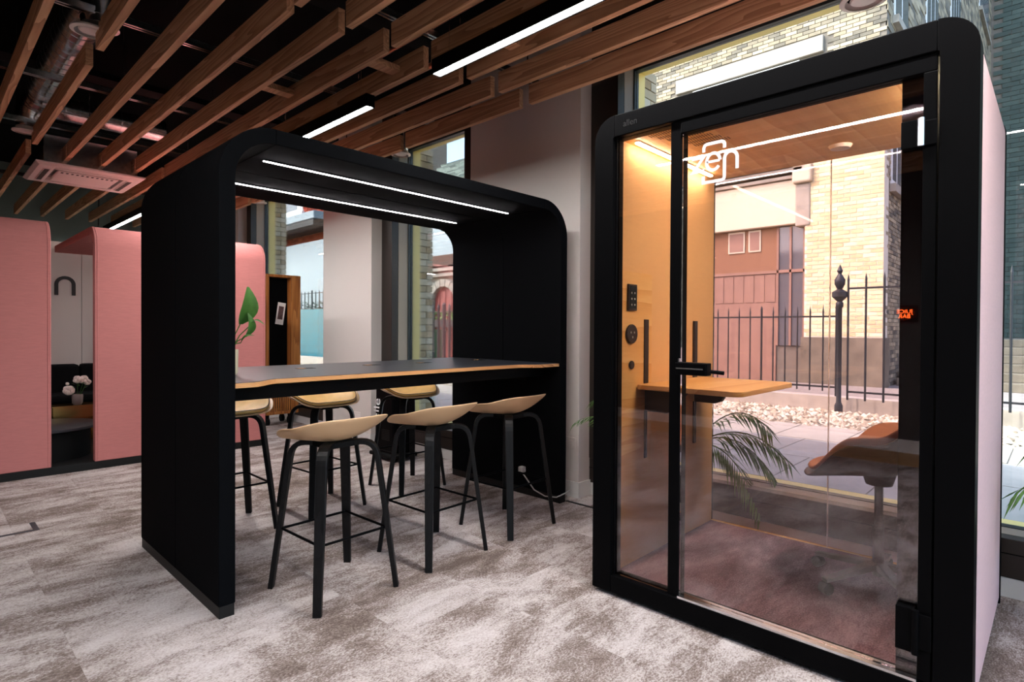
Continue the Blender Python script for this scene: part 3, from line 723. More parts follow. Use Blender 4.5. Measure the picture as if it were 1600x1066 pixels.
# ------------------------------------------------------------------ pink lounge pods beyond
PY0, PY1, PH, PT = 6.38, 8.45, 2.24, 0.075
def pod(name, label, x0, x1):
    t = thing(name, label, 'lounge pod')
    def fn(p, k): return ((x0, x1)[k], p[0], p[1])
    R = 0.20
    o = [(PY0, 0.07), (PY0, PH-R)] + arc(PY0+R, PH-R, R, 180, 90, 10)[1:]
    i_ = [(PY0+PT, 0.07), (PY0+PT, PH-R)] + arc(PY0+R, PH-R, R-PT, 180, 90, 10)[1:]
    MB().strip(o, i_, fn).build('front_panel', 'pink', t, 0.006, True)
    MB().box(x0, x1, PY0+R+0.002, PY1, PH-PT, PH).build('roof_panel', 'pink', t, 0.005)
    for yy in (PY0+0.75,):
        l = MB().box(x0+0.12, x1-0.12, yy-0.012, yy+0.012, PH-PT-0.005, PH-PT+0.001).build('light_strip', 'black', t)
        MB().box(x0+0.125, x1-0.125, yy-0.009, yy+0.009, PH-PT-0.008, PH-PT-0.004).build('diffuser', 'led_thin', l)
    # end edge piping
    for xx in (x0, x1):
        pth = [(xx, p[0], p[1]) for p in [(PY0-0.001, 0.075), (PY0-0.001, PH-R)] + arc(PY0+R, PH-R, R+0.001, 180, 90, 10)[1:]]
        MB().tube([(xx+(0.022 if xx == x0 else -0.022), a, b) for (_, a, b) in pth], 0.003, 5).build('piping', 'pink', t)
    return t
pod('lounge_pod', 'pink upholstered lounge pod cut off by the photo edge', -1.2, 0.858)
pod('lounge_pod', 'pink upholstered lounge pod with open end, partly behind the black arch', 1.170, 2.73)
pf = box('pod_platform', -1.2, 2.73, PY0+0.005, PY1+0.05, 0, 0.069, 'plinth'); tag(pf, 'black platform under the pink lounge pods', 'platform')
bp_ = thing('partition', 'off-white wall screen with black letter behind the lounge sofa', 'partition')
for k, (a, b) in enumerate(((0.86, 1.06), (1.063, 1.169))): pass
MB().box(-1.1, 1.43, PY1+0.052, PY1+0.09, 0.0, 2.30).build('screen_panel', 'wall_off', bp_, 0.002)
MB().box(1.434, 2.6, PY1+0.052, PY1+0.09, 0.0, 2.30).build('screen_panel', 'wall_off', bp_, 0.002)
mm = MB(); yl_ = PY1+0.051
A, B = stroke2d([(1.17+0.02, 1.675)] + [(1.19, 1.80)] + [(1.272-0.082*math.cos(math.radians(a)), 1.80+0.082*math.sin(math.radians(a))) for a in range(15, 180, 15)] + [(1.354, 1.80), (1.354, 1.675)], 0.036)
# sofa and lounge furniture
sf = thing('sofa', 'black upholstered sofa inside the lounge pods', 'sofa', (1.1, 8.15, 0.069))
MB().box(-1.0, 1.2, -0.30, 0.28, 0.06, 0.40).build('seat_base', 'sofa', sf, 0.03)
for k in range(3): MB().box(-0.98+0.73*k, -0.27+0.73*k, -0.34, 0.10, 0.40, 0.49).build('seat_cushion', 'sofa', sf, 0.03)
for k, (xa, xb) in enumerate(((-0.98, -0.27), (-0.25, 0.27), (0.29, 1.18))): MB().box(xa, xb, 0.11, 0.30, 0.40, 0.80).build('back_cushion', 'sofa', sf, 0.03)
ct = thing('coffee_table', 'round black coffee table in the lounge opening', 'table', (0.86, 6.98, 0.069))
MB().lathe([(0.44, 0.27), (0.45, 0.275), (0.45, 0.295), (0.44, 0.30)], n=48).build('table_top', 'tabletop', ct, smooth=True)
MB().lathe([(0.38, 0.0), (0.38, 0.27)], n=48).build('drum', 'black_matt', ct, smooth=True)
gt = thing('side_table', 'low brass side table beside the black sofa', 'table', (1.22, 7.60, 0.069))
MB().box(-0.21, 0.21, -0.12, 0.12, 0.40, 0.408).build('table_top', 'gold', gt, 0.001)
MB().box(-0.21, 0.21, -0.12, -0.114, 0.28, 0.40).build('side_plate', 'gold', gt); MB().box(-0.21, 0.21, 0.114, 0.12, 0.0, 0.40).build('side_plate', 'gold', gt)
for x in (-0.207, 0.207): MB().box(x-0.006, x+0.006, -0.12, 0.12, 0, 0.40).build('leg', 'gold', gt)
vs = thing('flower_vase', 'small glass vase of blush flowers on the brass table', 'vase', (1.235, 7.56, 0.478))
MB().lathe([(0.035, 0), (0.048, 0.02), (0.052, 0.09), (0.048, 0.11), (0.040, 0.11), (0.044, 0.09), (0.038, 0.02), (0.0, 0.015)], n=20).build('vase_body', 'vase_pink', vs, smooth=True)
rf = random.Random(5)
for (fx, fz, fr) in ((-0.075, 0.155, 0.052), (0.0, 0.265, 0.042), (0.055, 0.262, 0.045), (0.085, 0.235, 0.035), (-0.085, 0.225, 0.016)):
    m = MB()
    for k in range(16):
        a = rf.random()*2*PI; b = rf.random()*PI
        m.ball((fx+fr*0.55*math.cos(a)*math.sin(b), fr*0.55*math.sin(a)*math.sin(b), fz+fr*0.5*math.cos(b)), fr*0.55, 7, 5)
    fo = m.build('blossom', 'petal', vs, smooth=True)
    MB().tube([(0, 0, 0.02), (fx*0.3, 0, 0.10), (fx, 0, fz)], 0.0025, 5).build('stalk', 'leaf', fo)
mm = MB()
for k in range(6):
    a = rf.random()*6.28; p = Vector((0.03*math.cos(a)+0.02, 0.03*math.sin(a), 0.17+0.02*k/2)); q = p+Vector((0.05*math.cos(a), 0.05*math.sin(a), 0.02)); sd = Vector((-math.sin(a), math.cos(a), 0))*0.012
    i0 = len(mm.v); mm.v += [tuple(p), tuple((p+q)/2+sd), tuple(q), tuple((p+q)/2-sd)]; mm.f.append((i0, i0+1, i0+2, i0+3))
mm.build('foliage', 'leaf', vs, fix=False)
lm = MB().strip(A, B, lambda p, k: (p[0], yl_-0.02*k, p[1])).build('letter', 'letter', bp_, 0.001)

# ------------------------------------------------------------------ mobile board, shelf planters, stand
mbx = thing('mobile_board', 'wooden framed mobile board with black panel, on casters', 'board', (3.50, 7.62, 0))
# frame: tall oak box, panel facing the camera along -Y side
m = MB(); m.box(-0.24, -0.20, -0.02, 0.30, 0.14, 2.02); m.build('frame_post', 'oak_v', mbx, 0.003)
MB().box(0.10, 0.235, -0.02, 0.30, 0.14, 2.02).build('frame_post', 'oak_v', mbx, 0.003)
MB().box(-0.20, 0.10, -0.02, 0.30, 1.985, 2.02).build('frame_top', 'oak_v', mbx, 0.003)
MB().box(-0.20, 0.10, -0.02, 0.30, 0.14, 0.18).build('frame_bottom', 'oak_v', mbx, 0.003)
MB().box(-0.20, 0.10, 0.10, 0.12, 0.60, 1.985).build('black_panel', 'black', mbx)
for k in range(10): MB().box(-0.195+k*0.0295, -0.177+k*0.0295, -0.015, 0.0, 0.18, 0.58).build('slat', 'oak_v', mbx, 0.001)
MB().box(-0.20, 0.10, 0.02, 0.30, 0.58, 0.60).build('shelf', 'oak_v', mbx)
for x in (-0.21, 0.10):
    for y in (0.02, 0.26):
        cs = MB().box(x-0.02, x+0.02, y-0.02, y+0.02, 0.09, 0.14).build('caster', 'black', mbx); MB().cyl((x-0.02, y, 0.05), (x+0.02, y, 0.05), 0.05, n=16).build('wheel', 'black_matt', cs, smooth=True)
ph = thing('pinned_print', 'small white bordered print pinned to the black board panel', 'print', (3.505, 7.715, 1.50)); ph.rotation_euler = (0, math.radians(8), 0)
MB().box(-0.055, 0.055, 0, 0.002, -0.15, 0.15).build('paper', 'paper', ph); MB().box(-0.035, 0.035, -0.001, 0.0, -0.08, 0.10).build('picture', 'photo', ph)
shf = thing('plant_shelf', 'black trough shelves with green plants behind the mobile board', 'shelf', (3.22, 8.1, 0))
rp = random.Random(11)
for z in (0.62, 1.05, 1.5):
    tr_ = MB().box(-0.14, 0.22, -0.10, 0.10, z, z+0.16).build('trough', 'pot_dark', shf, 0.004)
    m = MB()
    for k in range(70):
        c_ = Vector((rp.uniform(-0.13, 0.21), rp.uniform(-0.1, 0.1), z+0.16+rp.random()*0.13)); a = rp.random()*6.28; d = Vector((math.cos(a), math.sin(a), rp.uniform(-0.2, 0.8)))*0.045; sd = Vector((-math.sin(a), math.cos(a), 0.2))*0.02
        i0 = len(m.v); m.v += [tuple(c_), tuple(c_+d*0.5+sd), tuple(c_+d), tuple(c_+d*0.5-sd)]; m.f.append((i0, i0+1, i0+2, i0+3))
    m.build('foliage', 'leaf_dark', tr_, fix=False)
for x in (-0.13, 0.21): MB().box(x-0.012, x+0.012, -0.012+0.10, 0.012+0.10, 0, 1.72).build('upright', 'oak_v', shf)
sd_ = thing('sign_stand', 'black tapered stand with white vertical lettering behind the stools', 'stand', (3.36, 4.85, 0), math.radians(0))
MB().strip([(-0.17, 0.07), (-0.15, 0.72)], [(0.17, 0.07), (0.15, 0.72)], lambda p, k: ((-0.11, 0.11)[k], p[0], p[1])).build('body', 'black', sd_, 0.02)
MB().box(-0.15, 0.15, -0.21, 0.21, 0.03, 0.07).build('base', 'black_matt', sd_, 0.015)
for x in (-0.1, 0.1):
    for y in (-0.17, 0.17): MB().cyl((x-0.012, y, 0.018), (x+0.012, y, 0.018), 0.018, n=12).build('caster', 'black', sd_)
text('lettering', 'sile', 0.16, 'text_white', sd_, basis((-0.1145, 0.11, 0.50), (0, 0, 1), (0, 1, 0)), 0.001)
m = MB()
for k in range(7): m.box(-0.113, -0.109, -0.10, 0.04, 0.20+k*0.016, 0.207+k*0.016)
m.build('grille', 'plinth', sd_)

# ------------------------------------------------------------------ ceiling kit
def pendant(label, x, ya, yb):
    t = thing('pendant_light', label, 'light', (x, (ya+yb)/2, 2.80), group='linear pendant lights'); L = (yb-ya)/2
    m = MB(); m.box(-0.033, -0.027, -L, L, 0.0, 0.085); m.box(0.027, 0.033, -L, L, 0, 0.085); m.box(-0.033, 0.033, -L, L, 0.079, 0.085); m.box(-0.033, 0.033, -L, -L+0.004, 0, 0.085); m.box(-0.033, 0.033, L-0.004, L, 0, 0.085)
    m.build('housing', 'black', t); MB().box(-0.0265, 0.0265, -L+0.005, L-0.005, 0.004, 0.010).build('diffuser', 'led', t)
    for s in (-L+0.12, L-0.12): MB().cyl((0, s, 0.085), (0, s, 1.0), 0.0015, n=5).build('wire', 'steel', t)
    return t
pendant('long lit pendant light between the slats beside the booth', 2.16, -1.2, 2.695)
pendant('lit pendant light hanging just above the black arch', 2.16, 3.395, 7.2)
pendant('distant lit pendant light above the pink lounge pods', 2.14, 8.1, 10.9)
pendant('lit pendant light mirrored in the booth glass', 0.06, -2.6, 2.695)

ac = thing('air_conditioner', 'pinkish white square ceiling cassette below the slats', 'air conditioner', (1.325, 7.71, 2.90))
def ringp(m, s0, z0, s1, z1):
    a = m.ring([(-s0, -s0, z0), (s0, -s0, z0), (s0, s0, z0), (-s0, s0, z0)]); b = m.ring([(-s1, -s1, z1), (s1, -s1, z1), (s1, s1, z1), (-s1, s1, z1)]); m.bridge(a, b)
m = MB(); ringp(m, 0.30, 0.004, 0.435, 0.0); ringp(m, 0.435, 0.0, 0.465, 0.02); ringp(m, 0.465, 0.02, 0.465, 0.035); ringp(m, 0.465, 0.035, 0.30, 0.035); ringp(m, 0.30, 0.035, 0.30, 0.004); m.build('fascia_panel', 'white_plastic', ac)
MB().box(-0.26, 0.26, -0.26, 0.26, -0.004, 0.02).build('intake_grille', 'white_plastic', ac, 0.004)
for k in range(11): MB().box(-0.235+k*0.043, -0.215+k*0.043, -0.24, -0.19, -0.006, -0.0045).build('louvre', 'vent_dark', ac)
for (a, b, c, d) in ((-0.30, 0.30, -0.385, -0.325), (-0.30, 0.30, 0.325, 0.385), (-0.385, -0.325, -0.30, 0.30), (0.325, 0.385, -0.30, 0.30)):
    fl_ = MB().box(a, b, c, d, -0.006, 0.001).build('air_flap', 'white_plastic', ac, 0.003)
    MB().box(a+0.01, b-0.01, c+0.01 if b-a < 0.1 else d-0.006, d-0.01 if b-a < 0.1 else d-0.002, -0.0075, -0.0062).build('flap_gap', 'vent_dark', fl_)
MB().box(-0.40, 0.40, -0.40, 0.40, 0.0352, 0.32).build('casing', 'steel', ac, 0.004)

def duct(name, label, path, r, rings=0.11):
    t = thing(name, label, 'duct'); m = MB(); P = [Vector(p) for p in path]; m.tube(P, r, 28); m.build('pipe', 'steel', t, smooth=True)
    m = MB(); acc = 0
    for a, b in zip(P, P[1:]):
        n = max(1, int((b-a).length/rings)); d = (b-a).normalized()
        for k in range(n): c_ = a+d*(k+0.5)*(b-a).length/n; m.cyl(c_-d*0.004, c_+d*0.004, r*1.025, n=28)
    m.build('seam', 'steel', t, smooth=True); return t
def bend(p, q, r, n=6): return p
duct('spiral_duct', 'silver spiral duct running along the slats', [(0.83, 3.4, 3.4), (0.83, 6.5, 3.4)], 0.125)
duct('spiral_duct', 'silver spiral duct crossing above the ceiling cassette', [(0.80, 6.93, 3.40)]+[(0.98, 6.98, 3.40), (1.9, 7.0, 3.40)], 0.11)
duct('duct_elbow', 'silver duct elbow joining the two ceiling ducts', [(0.83, 6.502, 3.40), (0.84, 6.62, 3.38), (0.82, 6.74, 3.33), (0.79, 6.80, 3.26), (0.78, 6.82, 3.20)], 0.12, 0.06)
duct('duct_drop', 'short silver duct dropping to the near air valve', [(0.80, 4.20, 3.30), (0.80, 4.20, 3.10)], 0.10, 0.08)
def diffuser(label, x, y, z, r=0.105, drop=True):
    t = thing('air_valve', label, 'air vent', (x, y, z), group='round white air valves')
    MB().lathe([(r*0.78, 0.0), (r, 0.006), (r*0.98, 0.016), (r*0.72, 0.03), (r*0.70, 0.05)], n=32, caps=False).build('rim', 'white_plastic', t, smooth=True)
    MB().lathe([(r*0.0, 0.004), (r*0.52, 0.006), (r*0.58, 0.014), (r*0.4, 0.03)], n=32, caps=False).build('cone', 'white_plastic', t, smooth=True)
    if drop: MB().cyl((0, 0, 0.03), (0, 0, 0.60), r*0.70, n=24, caps=False).build('sleeve', 'steel', t, smooth=True)
diffuser('round white air valve high in the dark ceiling corner', 0.757, 4.24, 3.07, 0.10, False)
diffuser('round white air valve just beyond the ceiling duct elbow', 0.74, 6.84, 3.07, 0.10)
diffuser('round white air valve beside the narrow window top', 3.432, 4.84, 3.05, 0.10)
diffuser('round white air valve over the phone booth, at the photo top', 3.508, 0.777, 3.05, 0.115)
diffuser('round white air valve framed inside the arch opening', 3.401, 8.16, 3.05, 0.10)
for (lab, x, z, r) in (('copper pipe above the slats near the piers', 2.77, 3.32, 0.022), ('thin copper pipe over the slats beside the pendant', 2.47, 3.36, 0.015)):
    o = MB().cyl((x, -2.5, z), (x, 10.8, z), r, n=12).build('ceiling_pipe', 'copper', None, smooth=True); tag(o, lab, 'pipe')
sm = thing('smoke_detector', 'small grey smoke detector on the dark ceiling', 'detector', (1.0, 5.6, 3.75))
MB().lathe([(0.03, -0.06), (0.05, -0.04), (0.055, -0.02), (0.06, 0.05)], n=20).build('body', 'tan_frame', sm, smooth=True)
cb = MB().tube([(2.08, 11.0, 3.79), (2.05, 10.9, 2.9), (1.95, 10.5, 2.6), (1.72, 9.6, 2.36), (1.25, 8.62, 2.27), (1.12, 8.6, 2.22)], 0.008, 6).build('hanging_cable', 'cable'); tag(cb, 'black cable looping down to the lounge screen', 'cable')

# ------------------------------------------------------------------ small floor and wall items
def tape(label, pts):
    t = thing('floor_tape', label, 'tape', group='floor tape corner marks')
    for (a, b, c, d) in pts: MB().box(a, b, c, d, 0.0005, 0.0018).build('tape_strip', 'tape', t)
tape('dark tape corner mark on the carpet near the pink pod', [(-0.4, 0.575, 4.72, 4.755), (0.545, 0.575, 4.7551, 4.93)])
tape('dark tape corner mark before the booth, mirrored in its door', [(2.04, 2.075, 0.10, 0.60), (2.0755, 2.20, 0.565, 0.60)])
ft = box('floor_cable_strip', 3.43, 3.45, 0.4, 2.7, 0.0005, 0.006, 'cable'); tag(ft, 'thin black cable strip on the carpet beside the pier', 'cable')
pc = thing('power_cord', 'grey power cord hanging from a plug on the arch wall', 'cable')
MB().tube([(AX1-AT-0.05, 3.05, 0.20), (AX1-AT-0.06, 3.0, 0.17), (AX1-AT-0.055, 2.9, 0.075), (AX1-AT-0.045, 2.8, 0.045), (AX1-AT-0.02, 2.71, 0.05), (AX1-0.03, 2.675, 0.075), (AX1+0.03, 2.68, 0.085)], 0.005, 6).build('cord', 'cable_white', pc, smooth=True)
MB().box(AX1-AT-0.05, AX1-AT-0.006, 3.03, 3.075, 0.18, 0.225).build('plug', 'cable_white', pc, 0.006)
for (lab, y, z) in (('white double wall socket on the pier beyond the stools', 5.86, 0.30), ('grey wall plate low on the near pier beside the booth', 2.79, 0.42)):
    s_ = thing('wall_socket', lab, 'socket', (3.566, y, z))
    MB().box(-0.010, -0.0005, -0.075, 0.075, -0.043, 0.043).build('plate', 'column' if y < 3 else 'white_plastic', s_, 0.003)
    for k in (-0.037, 0.037): MB().box(-0.012, -0.0101, k-0.02, k+0.02, -0.02, 0.02).build('outlet', 'column' if y < 3 else 'white_plastic', s_, 0.001)
nl = thing('neon_sign', 'orange illuminated wall sign mirrored in the booth door edge', 'sign', (X0+0.03, 1.215, 1.49))
MB().box(-0.025, -0.005, -0.12, 0.12, -0.09, 0.09).build('backing', 'black_matt', nl)
text('sign_text', 'JUICE', 0.06, 'neon', nl, basis((0.0, 0, 0.022), (0, 1, 0), (0, 0, 1)), 0.002)
text('sign_text', 'BAR', 0.06, 'neon', nl, basis((0.0, 0, -0.028), (0, 1, 0), (0, 0, 1)), 0.002)

# ------------------------------------------------------------------ plants
def frond(m_leaf, m_stem, base, az, length, rise, droop, rng, leaf_len=0.22, n=22, w=0.016):
    e = Vector((math.cos(az), math.sin(az), 0)); sd = Vector((-math.sin(az), math.cos(az), 0)); P = []
    for k in range(13):
        t_ = k/12; P.append(Vector(base) + e*length*(t_*0.95) + Vector((0, 0, rise*math.sin(t_*PI*0.62) - droop*t_*t_)))
    m_stem.tube(P, [0.006*(1-0.8*k/12) for k in range(13)], 6)
    for k in range(n):
        t_ = 0.22 + 0.78*k/(n-1); i = min(11, int(t_*12)); p = P[i].lerp(P[i+1], t_*12-i); d = (P[i+1]-P[i]).normalized()
        for s in (-1, 1):
            L = leaf_len*(1-0.55*abs(t_-0.5)*1.4)*(0.85+0.3*rng.random()); dirv = (d*0.75 + sd*s*0.8 + Vector((0, 0, -0.25-0.4*rng.random()))).normalized()
            q1 = p+dirv*L*0.45; q2 = p+dirv*L + Vector((0, 0, -0.06*L/0.2*rng.random())); wv = dirv.cross(Vector((0, 0, 1)))
            wv = (wv.normalized() if wv.length > 1e-4 else sd)*w/2; up = Vector((0, 0, 0.004))
            i0 = len(m_leaf.v); m_leaf.v += [tuple(p), tuple(q1+wv), tuple(q2), tuple(q1-wv), tuple(q1+up)]
            m_leaf.f += [(i0, i0+1, i0+4), (i0+1, i0+2, i0+4), (i0+2, i0+3, i0+4), (i0+3, i0, i0+4)]
def palm(label, loc, fronds, seed, potr=0.13, ll=0.22, nl_=22, lw_=0.016, hz=0.0):
    t = thing('potted_palm', label, 'potted plant', loc); rng = random.Random(seed)
    MB().lathe([(potr*0.75, 0), (potr, 0.26), (potr*0.9, 0.26), (potr*0.85, 0.22), (0.0, 0.22)], n=28).build('pot', 'pot_dark', t, smooth=True)
    MB().tube([(0, 0, 0.2), (0.005, 0, 0.40+hz/2), (0, 0.004, 0.52+hz)], 0.014, 8).build('trunk', 'stem_brown', t, smooth=True)
    for (az, ln, rise, dr_, bz) in fronds:
        ml = MB(); ms = MB(); frond(ml, ms, (0, 0, bz+hz), math.radians(az), ln, rise, dr_, rng, ll, nl_, lw_)
        f_ = ml.build('frond', 'leaf_palm', t, fix=False); ms.build('stem', 'leaf_palm', f_, smooth=True)
palm('potted palm squeezed between the pier and the booth', (3.36, 1.98, 0), [(112, 0.50, 0.22, 0.06, 0.52), (95, 0.42, 0.35, 0.02, 0.50), (75, 0.30, 0.30, 0.10, 0.45)], 4, 0.13, 0.13, 13, 0.010)
palm('potted palm by the window behind the booth glass', (3.80, 1.84, 0.29), [(-84, 0.62, 0.20, 0.22, 0.22), (-75, 0.55, 0.16, 0.36, 0.22), (-90, 0.52, 0.30, 0.14, 0.24), (-100, 0.50, 0.12, 0.44, 0.2), (95, 0.3, 0.3, 0.1, 0.2)], 9, 0.07)
palm('bright potted palm at the window right of the booth', (3.40, -0.46, 0.0), [(100, 0.62, 0.20, 0.20, 0.50), (80, 0.55, 0.30, 0.12, 0.52), (115, 0.55, 0.12, 0.26, 0.48), (60, 0.5, 0.4, 0.1, 0.5), (-60, 0.5, 0.4, 0.2, 0.5), (180, 0.4, 0.4, 0.2, 0.5), (250, 0.4, 0.4, 0.2, 0.5), (95, 0.5, 0.02, 0.20, 0.46)], 6, 0.13, 0.22, 22, 0.016, 0.14)
tp = thing('table_plant', 'leafy plant in a cream pot at the near end of the bar table', 'potted plant', (1.175, 3.19, 1.0505))
MB().lathe([(0.032, 0), (0.040, 0.015), (0.042, 0.135), (0.034, 0.135), (0.032, 0.11), (0, 0.11)], n=24).build('pot', 'cream', tp, smooth=True)
def leaf(name, parent, base, tip, width, bulge=0.03, mname='leaf', fold=0.25):
    b = Vector(base); e = Vector(tip); d = e-b; L = d.length; d.normalize(); sd = d.cross(Vector((0.3, -0.6, 0.7))).normalized(); up = sd.cross(d); m = MB(); R = []
    for k in range(9):
        t_ = k/8; wd = width*math.sin(PI*min(1, t_*0.94+0.03))**0.75*(1.15-0.5*t_); c_ = b + d*L*t_ + up*bulge*math.sin(PI*t_)
        R.append(m.ring([c_ - sd*wd/2 + up*wd*fold*0.5, c_ - sd*wd/4 + up*wd*fold*0.15, c_, c_ + sd*wd/4 + up*wd*fold*0.15, c_ + sd*wd/2 + up*wd*fold*0.5]))
    for a, c_ in zip(R, R[1:]): m.bridge(a, c_, False)
    o = m.build(name, mname, parent, smooth='all', fix=False); return o
for (b, mid, e, wd) in (((0, 0, 0.12), (0.05, -0.01, 0.27), (0.075, -0.045, 0.47), 0.13), ((0, 0, 0.12), (0.07, -0.02, 0.20), (0.075, -0.045, 0.33), 0.07), ((0, 0, 0.12), (0.09, -0.03, 0.26), (0.15, -0.085, 0.265), 0.03), ((0, 0, 0.12), (0.05, -0.02, 0.17), (0.11, -0.05, 0.21), 0.015), ((0, 0, 0.12), (-0.05, 0.04, 0.3), (-0.1, 0.12, 0.48), 0.12), ((0, 0, 0.12), (-0.02, 0.06, 0.3), (0.02, 0.16, 0.50), 0.11)):
    lf = leaf('leaf', tp, mid, e, wd); MB().tube([b, Vector(b).lerp(Vector(mid), 0.5)+Vector((0, 0, 0.02)), mid], 0.003, 5).build('stem', 'leaf', lf)

# ------------------------------------------------------------------ outside
ZG = 0.25
pv = box('pavement', 4.27, 6.85, -9, 22, 0.0, ZG-0.012, 'kerb'); pv['kind'] = 'structure'; pv['label'] = 'pale stone paving outside the windows'
slab = MB().box(-0.445, 0.445, -0.295, 0.295, -0.012, 0).mesh('paving_slab'); slab.materials.append(M['paving'])
for i in range(3):
    for j in range(-6, 34):
        x, y = 4.27+0.45+i*0.9-0.02, -1.2+j*0.6+(0.3 if i % 2 else 0)
        if x < 6.8 and in_view((x, y, ZG), 250):
            o = bpy.data.objects.new('paving_slab', slab); COL.objects.link(o); o.location = (x, y, ZG); o.parent = pv
            o.rotation_euler = (random.uniform(-0.004, 0.004), random.uniform(-0.004, 0.004), 0)
gb = box('gravel_bed', 6.851, 8.55, -9, 22, 0.0, ZG-0.03, 'mortar'); gb['kind'] = 'structure'
m = MB(); rg = random.Random(2)
for k in range(5200):
    x = rg.uniform(6.88, 8.5); y = rg.uniform(-1.0, 5.5) if k < 4200 else rg.uniform(5.5, 16)
    r = rg.uniform(0.018, 0.05) if k < 4200 else rg.uniform(0.03, 0.07)
    b = len(m.v); h_ = r*rg.uniform(0.6, 1.1); a0 = rg.random()*6.28; c = (x, y, ZG-0.03+h_*0.3)
    R = [(c[0]+r*rg.uniform(.7, 1.1)*math.cos(a0+q*PI/2.5), c[1]+r*rg.uniform(.7, 1.1)*math.sin(a0+q*PI/2.5), c[2]+h_*rg.uniform(-.2, .25)) for q in range(5)]
    m.v += R + [(c[0]+rg.uniform(-.3, .3)*r, c[1]+rg.uniform(-.3, .3)*r, c[2]+h_*0.8)]
    t_ = rg.random()
    for q in range(5): m.f.append((b+q, b+(q+1) % 5, b+5)); m.tint.append(t_)
gr = m.build('gravel', 'gravel', None, fix=False); tag(gr, 'pale loose pebbles between paving and railings', 'gravel', kind='stuff')
kb = box('kerb', 8.55, 8.80, -9, 22, 0, ZG+0.17, 'kerb'); kb['kind'] = 'structure'
rd = box('road', 8.80, 12.3, -30, 40, 0, ZG+0.02, 'road'); rd['kind'] = 'structure'
gd = box('ground', 12.3, 60, -40, 60, -0.1, ZG, 'road'); gd['kind'] = 'structure'
gd2 = box('ground_near', 4.27, 12.3, -30, -9, -0.1, ZG-0.01, 'road'); gd2['kind'] = 'structure'

def fence(label, x, ya, yb, z0, z1, step=0.16, r=0.0105, rails=(0.10, 0.9), thick_every=6):
    t = thing('iron_fence', label, 'fence', (x, ya, z0)); h_ = z1-z0; L = yb-ya
    for fz in rails: MB().box(-0.008, 0.008, 0, L, h_*fz-0.012, h_*fz+0.012).build('rail', 'iron', t)
    bm_ = MB().cyl((0, 0, 0.06), (0, 0, h_-0.06), r, n=8); bm_.cyl((0, 0, h_-0.06), (0, 0, h_+0.03), r*1.2, 0.001, 8); me = bm_.mesh('bar'); me.materials.append(M['iron'])
    bm2 = MB().cyl((0, 0, -0.15), (0, 0, h_), r*1.5, n=8); bm2.cyl((0, 0, h_), (0, 0, h_+0.05), r*1.8, 0.001, 8); me2 = bm2.mesh('post'); me2.materials.append(M['iron'])
    n = int(L/step)
    for k in range(n+1):
        o = bpy.data.objects.new('bar' if k % thick_every else 'post', me if k % thick_every else me2); COL.objects.link(o); o.location = (0, k*L/n, 0); o.parent = t
fence('black railing fence beyond the pebbles, behind the booth desk', 8.66, 2.2, 6.0, ZG+0.17, 1.62)
fence('taller black railing fence behind the shell chair', 8.40, -1.2, 2.0, ZG+0.10, 2.02, 0.20, 0.013)
fence('black railing fence seen through the narrow window', 8.30, 8.9, 15.0, ZG+0.1, 1.85, 0.19, 0.030)
fp_ = thing('fence_post', 'ornate iron corner post with urn finial between the fences', 'post', (8.40, 2.10, ZG))
MB().lathe([(0.05, 0), (0.05, 0.08), (0.03, 0.12), (0.03, 1.35), (0.045, 1.37), (0.045, 1.42), (0.03, 1.44)], n=16).build('shaft', 'iron', fp_, smooth=True)
MB().lathe([(0.03, 1.44), (0.09, 1.50), (0.09, 1.56), (0.03, 1.60), (0.06, 1.66), (0.065, 1.72), (0.02, 1.80), (0.035, 1.84), (0.004, 1.92)], n=16).build('finial', 'iron', fp_, smooth=True)

# stock brick building across the street
XF, YC, TOP = 12.5, 2.39, 21.0
bd = thing('brick_building', 'tall stock brick building with cream fascia across the street', 'building')
MB().box(XF, 40, YC, 9.5, ZG, TOP).build('masonry', 'mortar_dark', bd)
MB().box(33, 40, -30, YC, ZG, TOP).build('masonry', 'mortar_dark', bd)
MB().box(XF-0.16, XF+0.2, YC-0.02, 3.72, ZG, 4.75).build('pier_core', 'mortar_pale', bd)
bm_ = MB().box(-0.006, 0.02, 0.003, 0.207, 0.003, 0.068).mesh('brick'); bm_.materials.append(M['brick_one'])
rb = random.Random(8); mrest = MB(); zc = ZG+0.95; r_ = 0; cnt = 0
while zc < 4.7:
    off = 0 if r_ % 2 == 0 else -0.11; y = YC-0.02+off
    while y < 3.70:
        ya, yb = max(y, YC-0.02), min(y+0.21, 3.72)
        if yb-ya > 0.04:
            if abs(yb-ya-0.21) < 1e-6 and cnt < 296:
                o = bpy.data.objects.new('brick', bm_); COL.objects.link(o); o.location = (XF-0.16-rb.random()*0.006, ya, zc); o.parent = bd; cnt += 1
            else: mrest.box(XF-0.166-rb.random()*0.006, XF-0.14, ya+0.003, yb-0.003, zc+0.003, zc+0.068, rb.random())
        y += 0.22
    zc += 0.078; r_ += 1
o = mrest.build('cut_bricks', 'brick_pale', bd, fix=False); o['kind'] = 'stuff'
MB().box(XF-0.22, XF+0.2, YC-0.06, 3.76, ZG, ZG+0.93).build('stone_plinth', 'stone_base', bd)
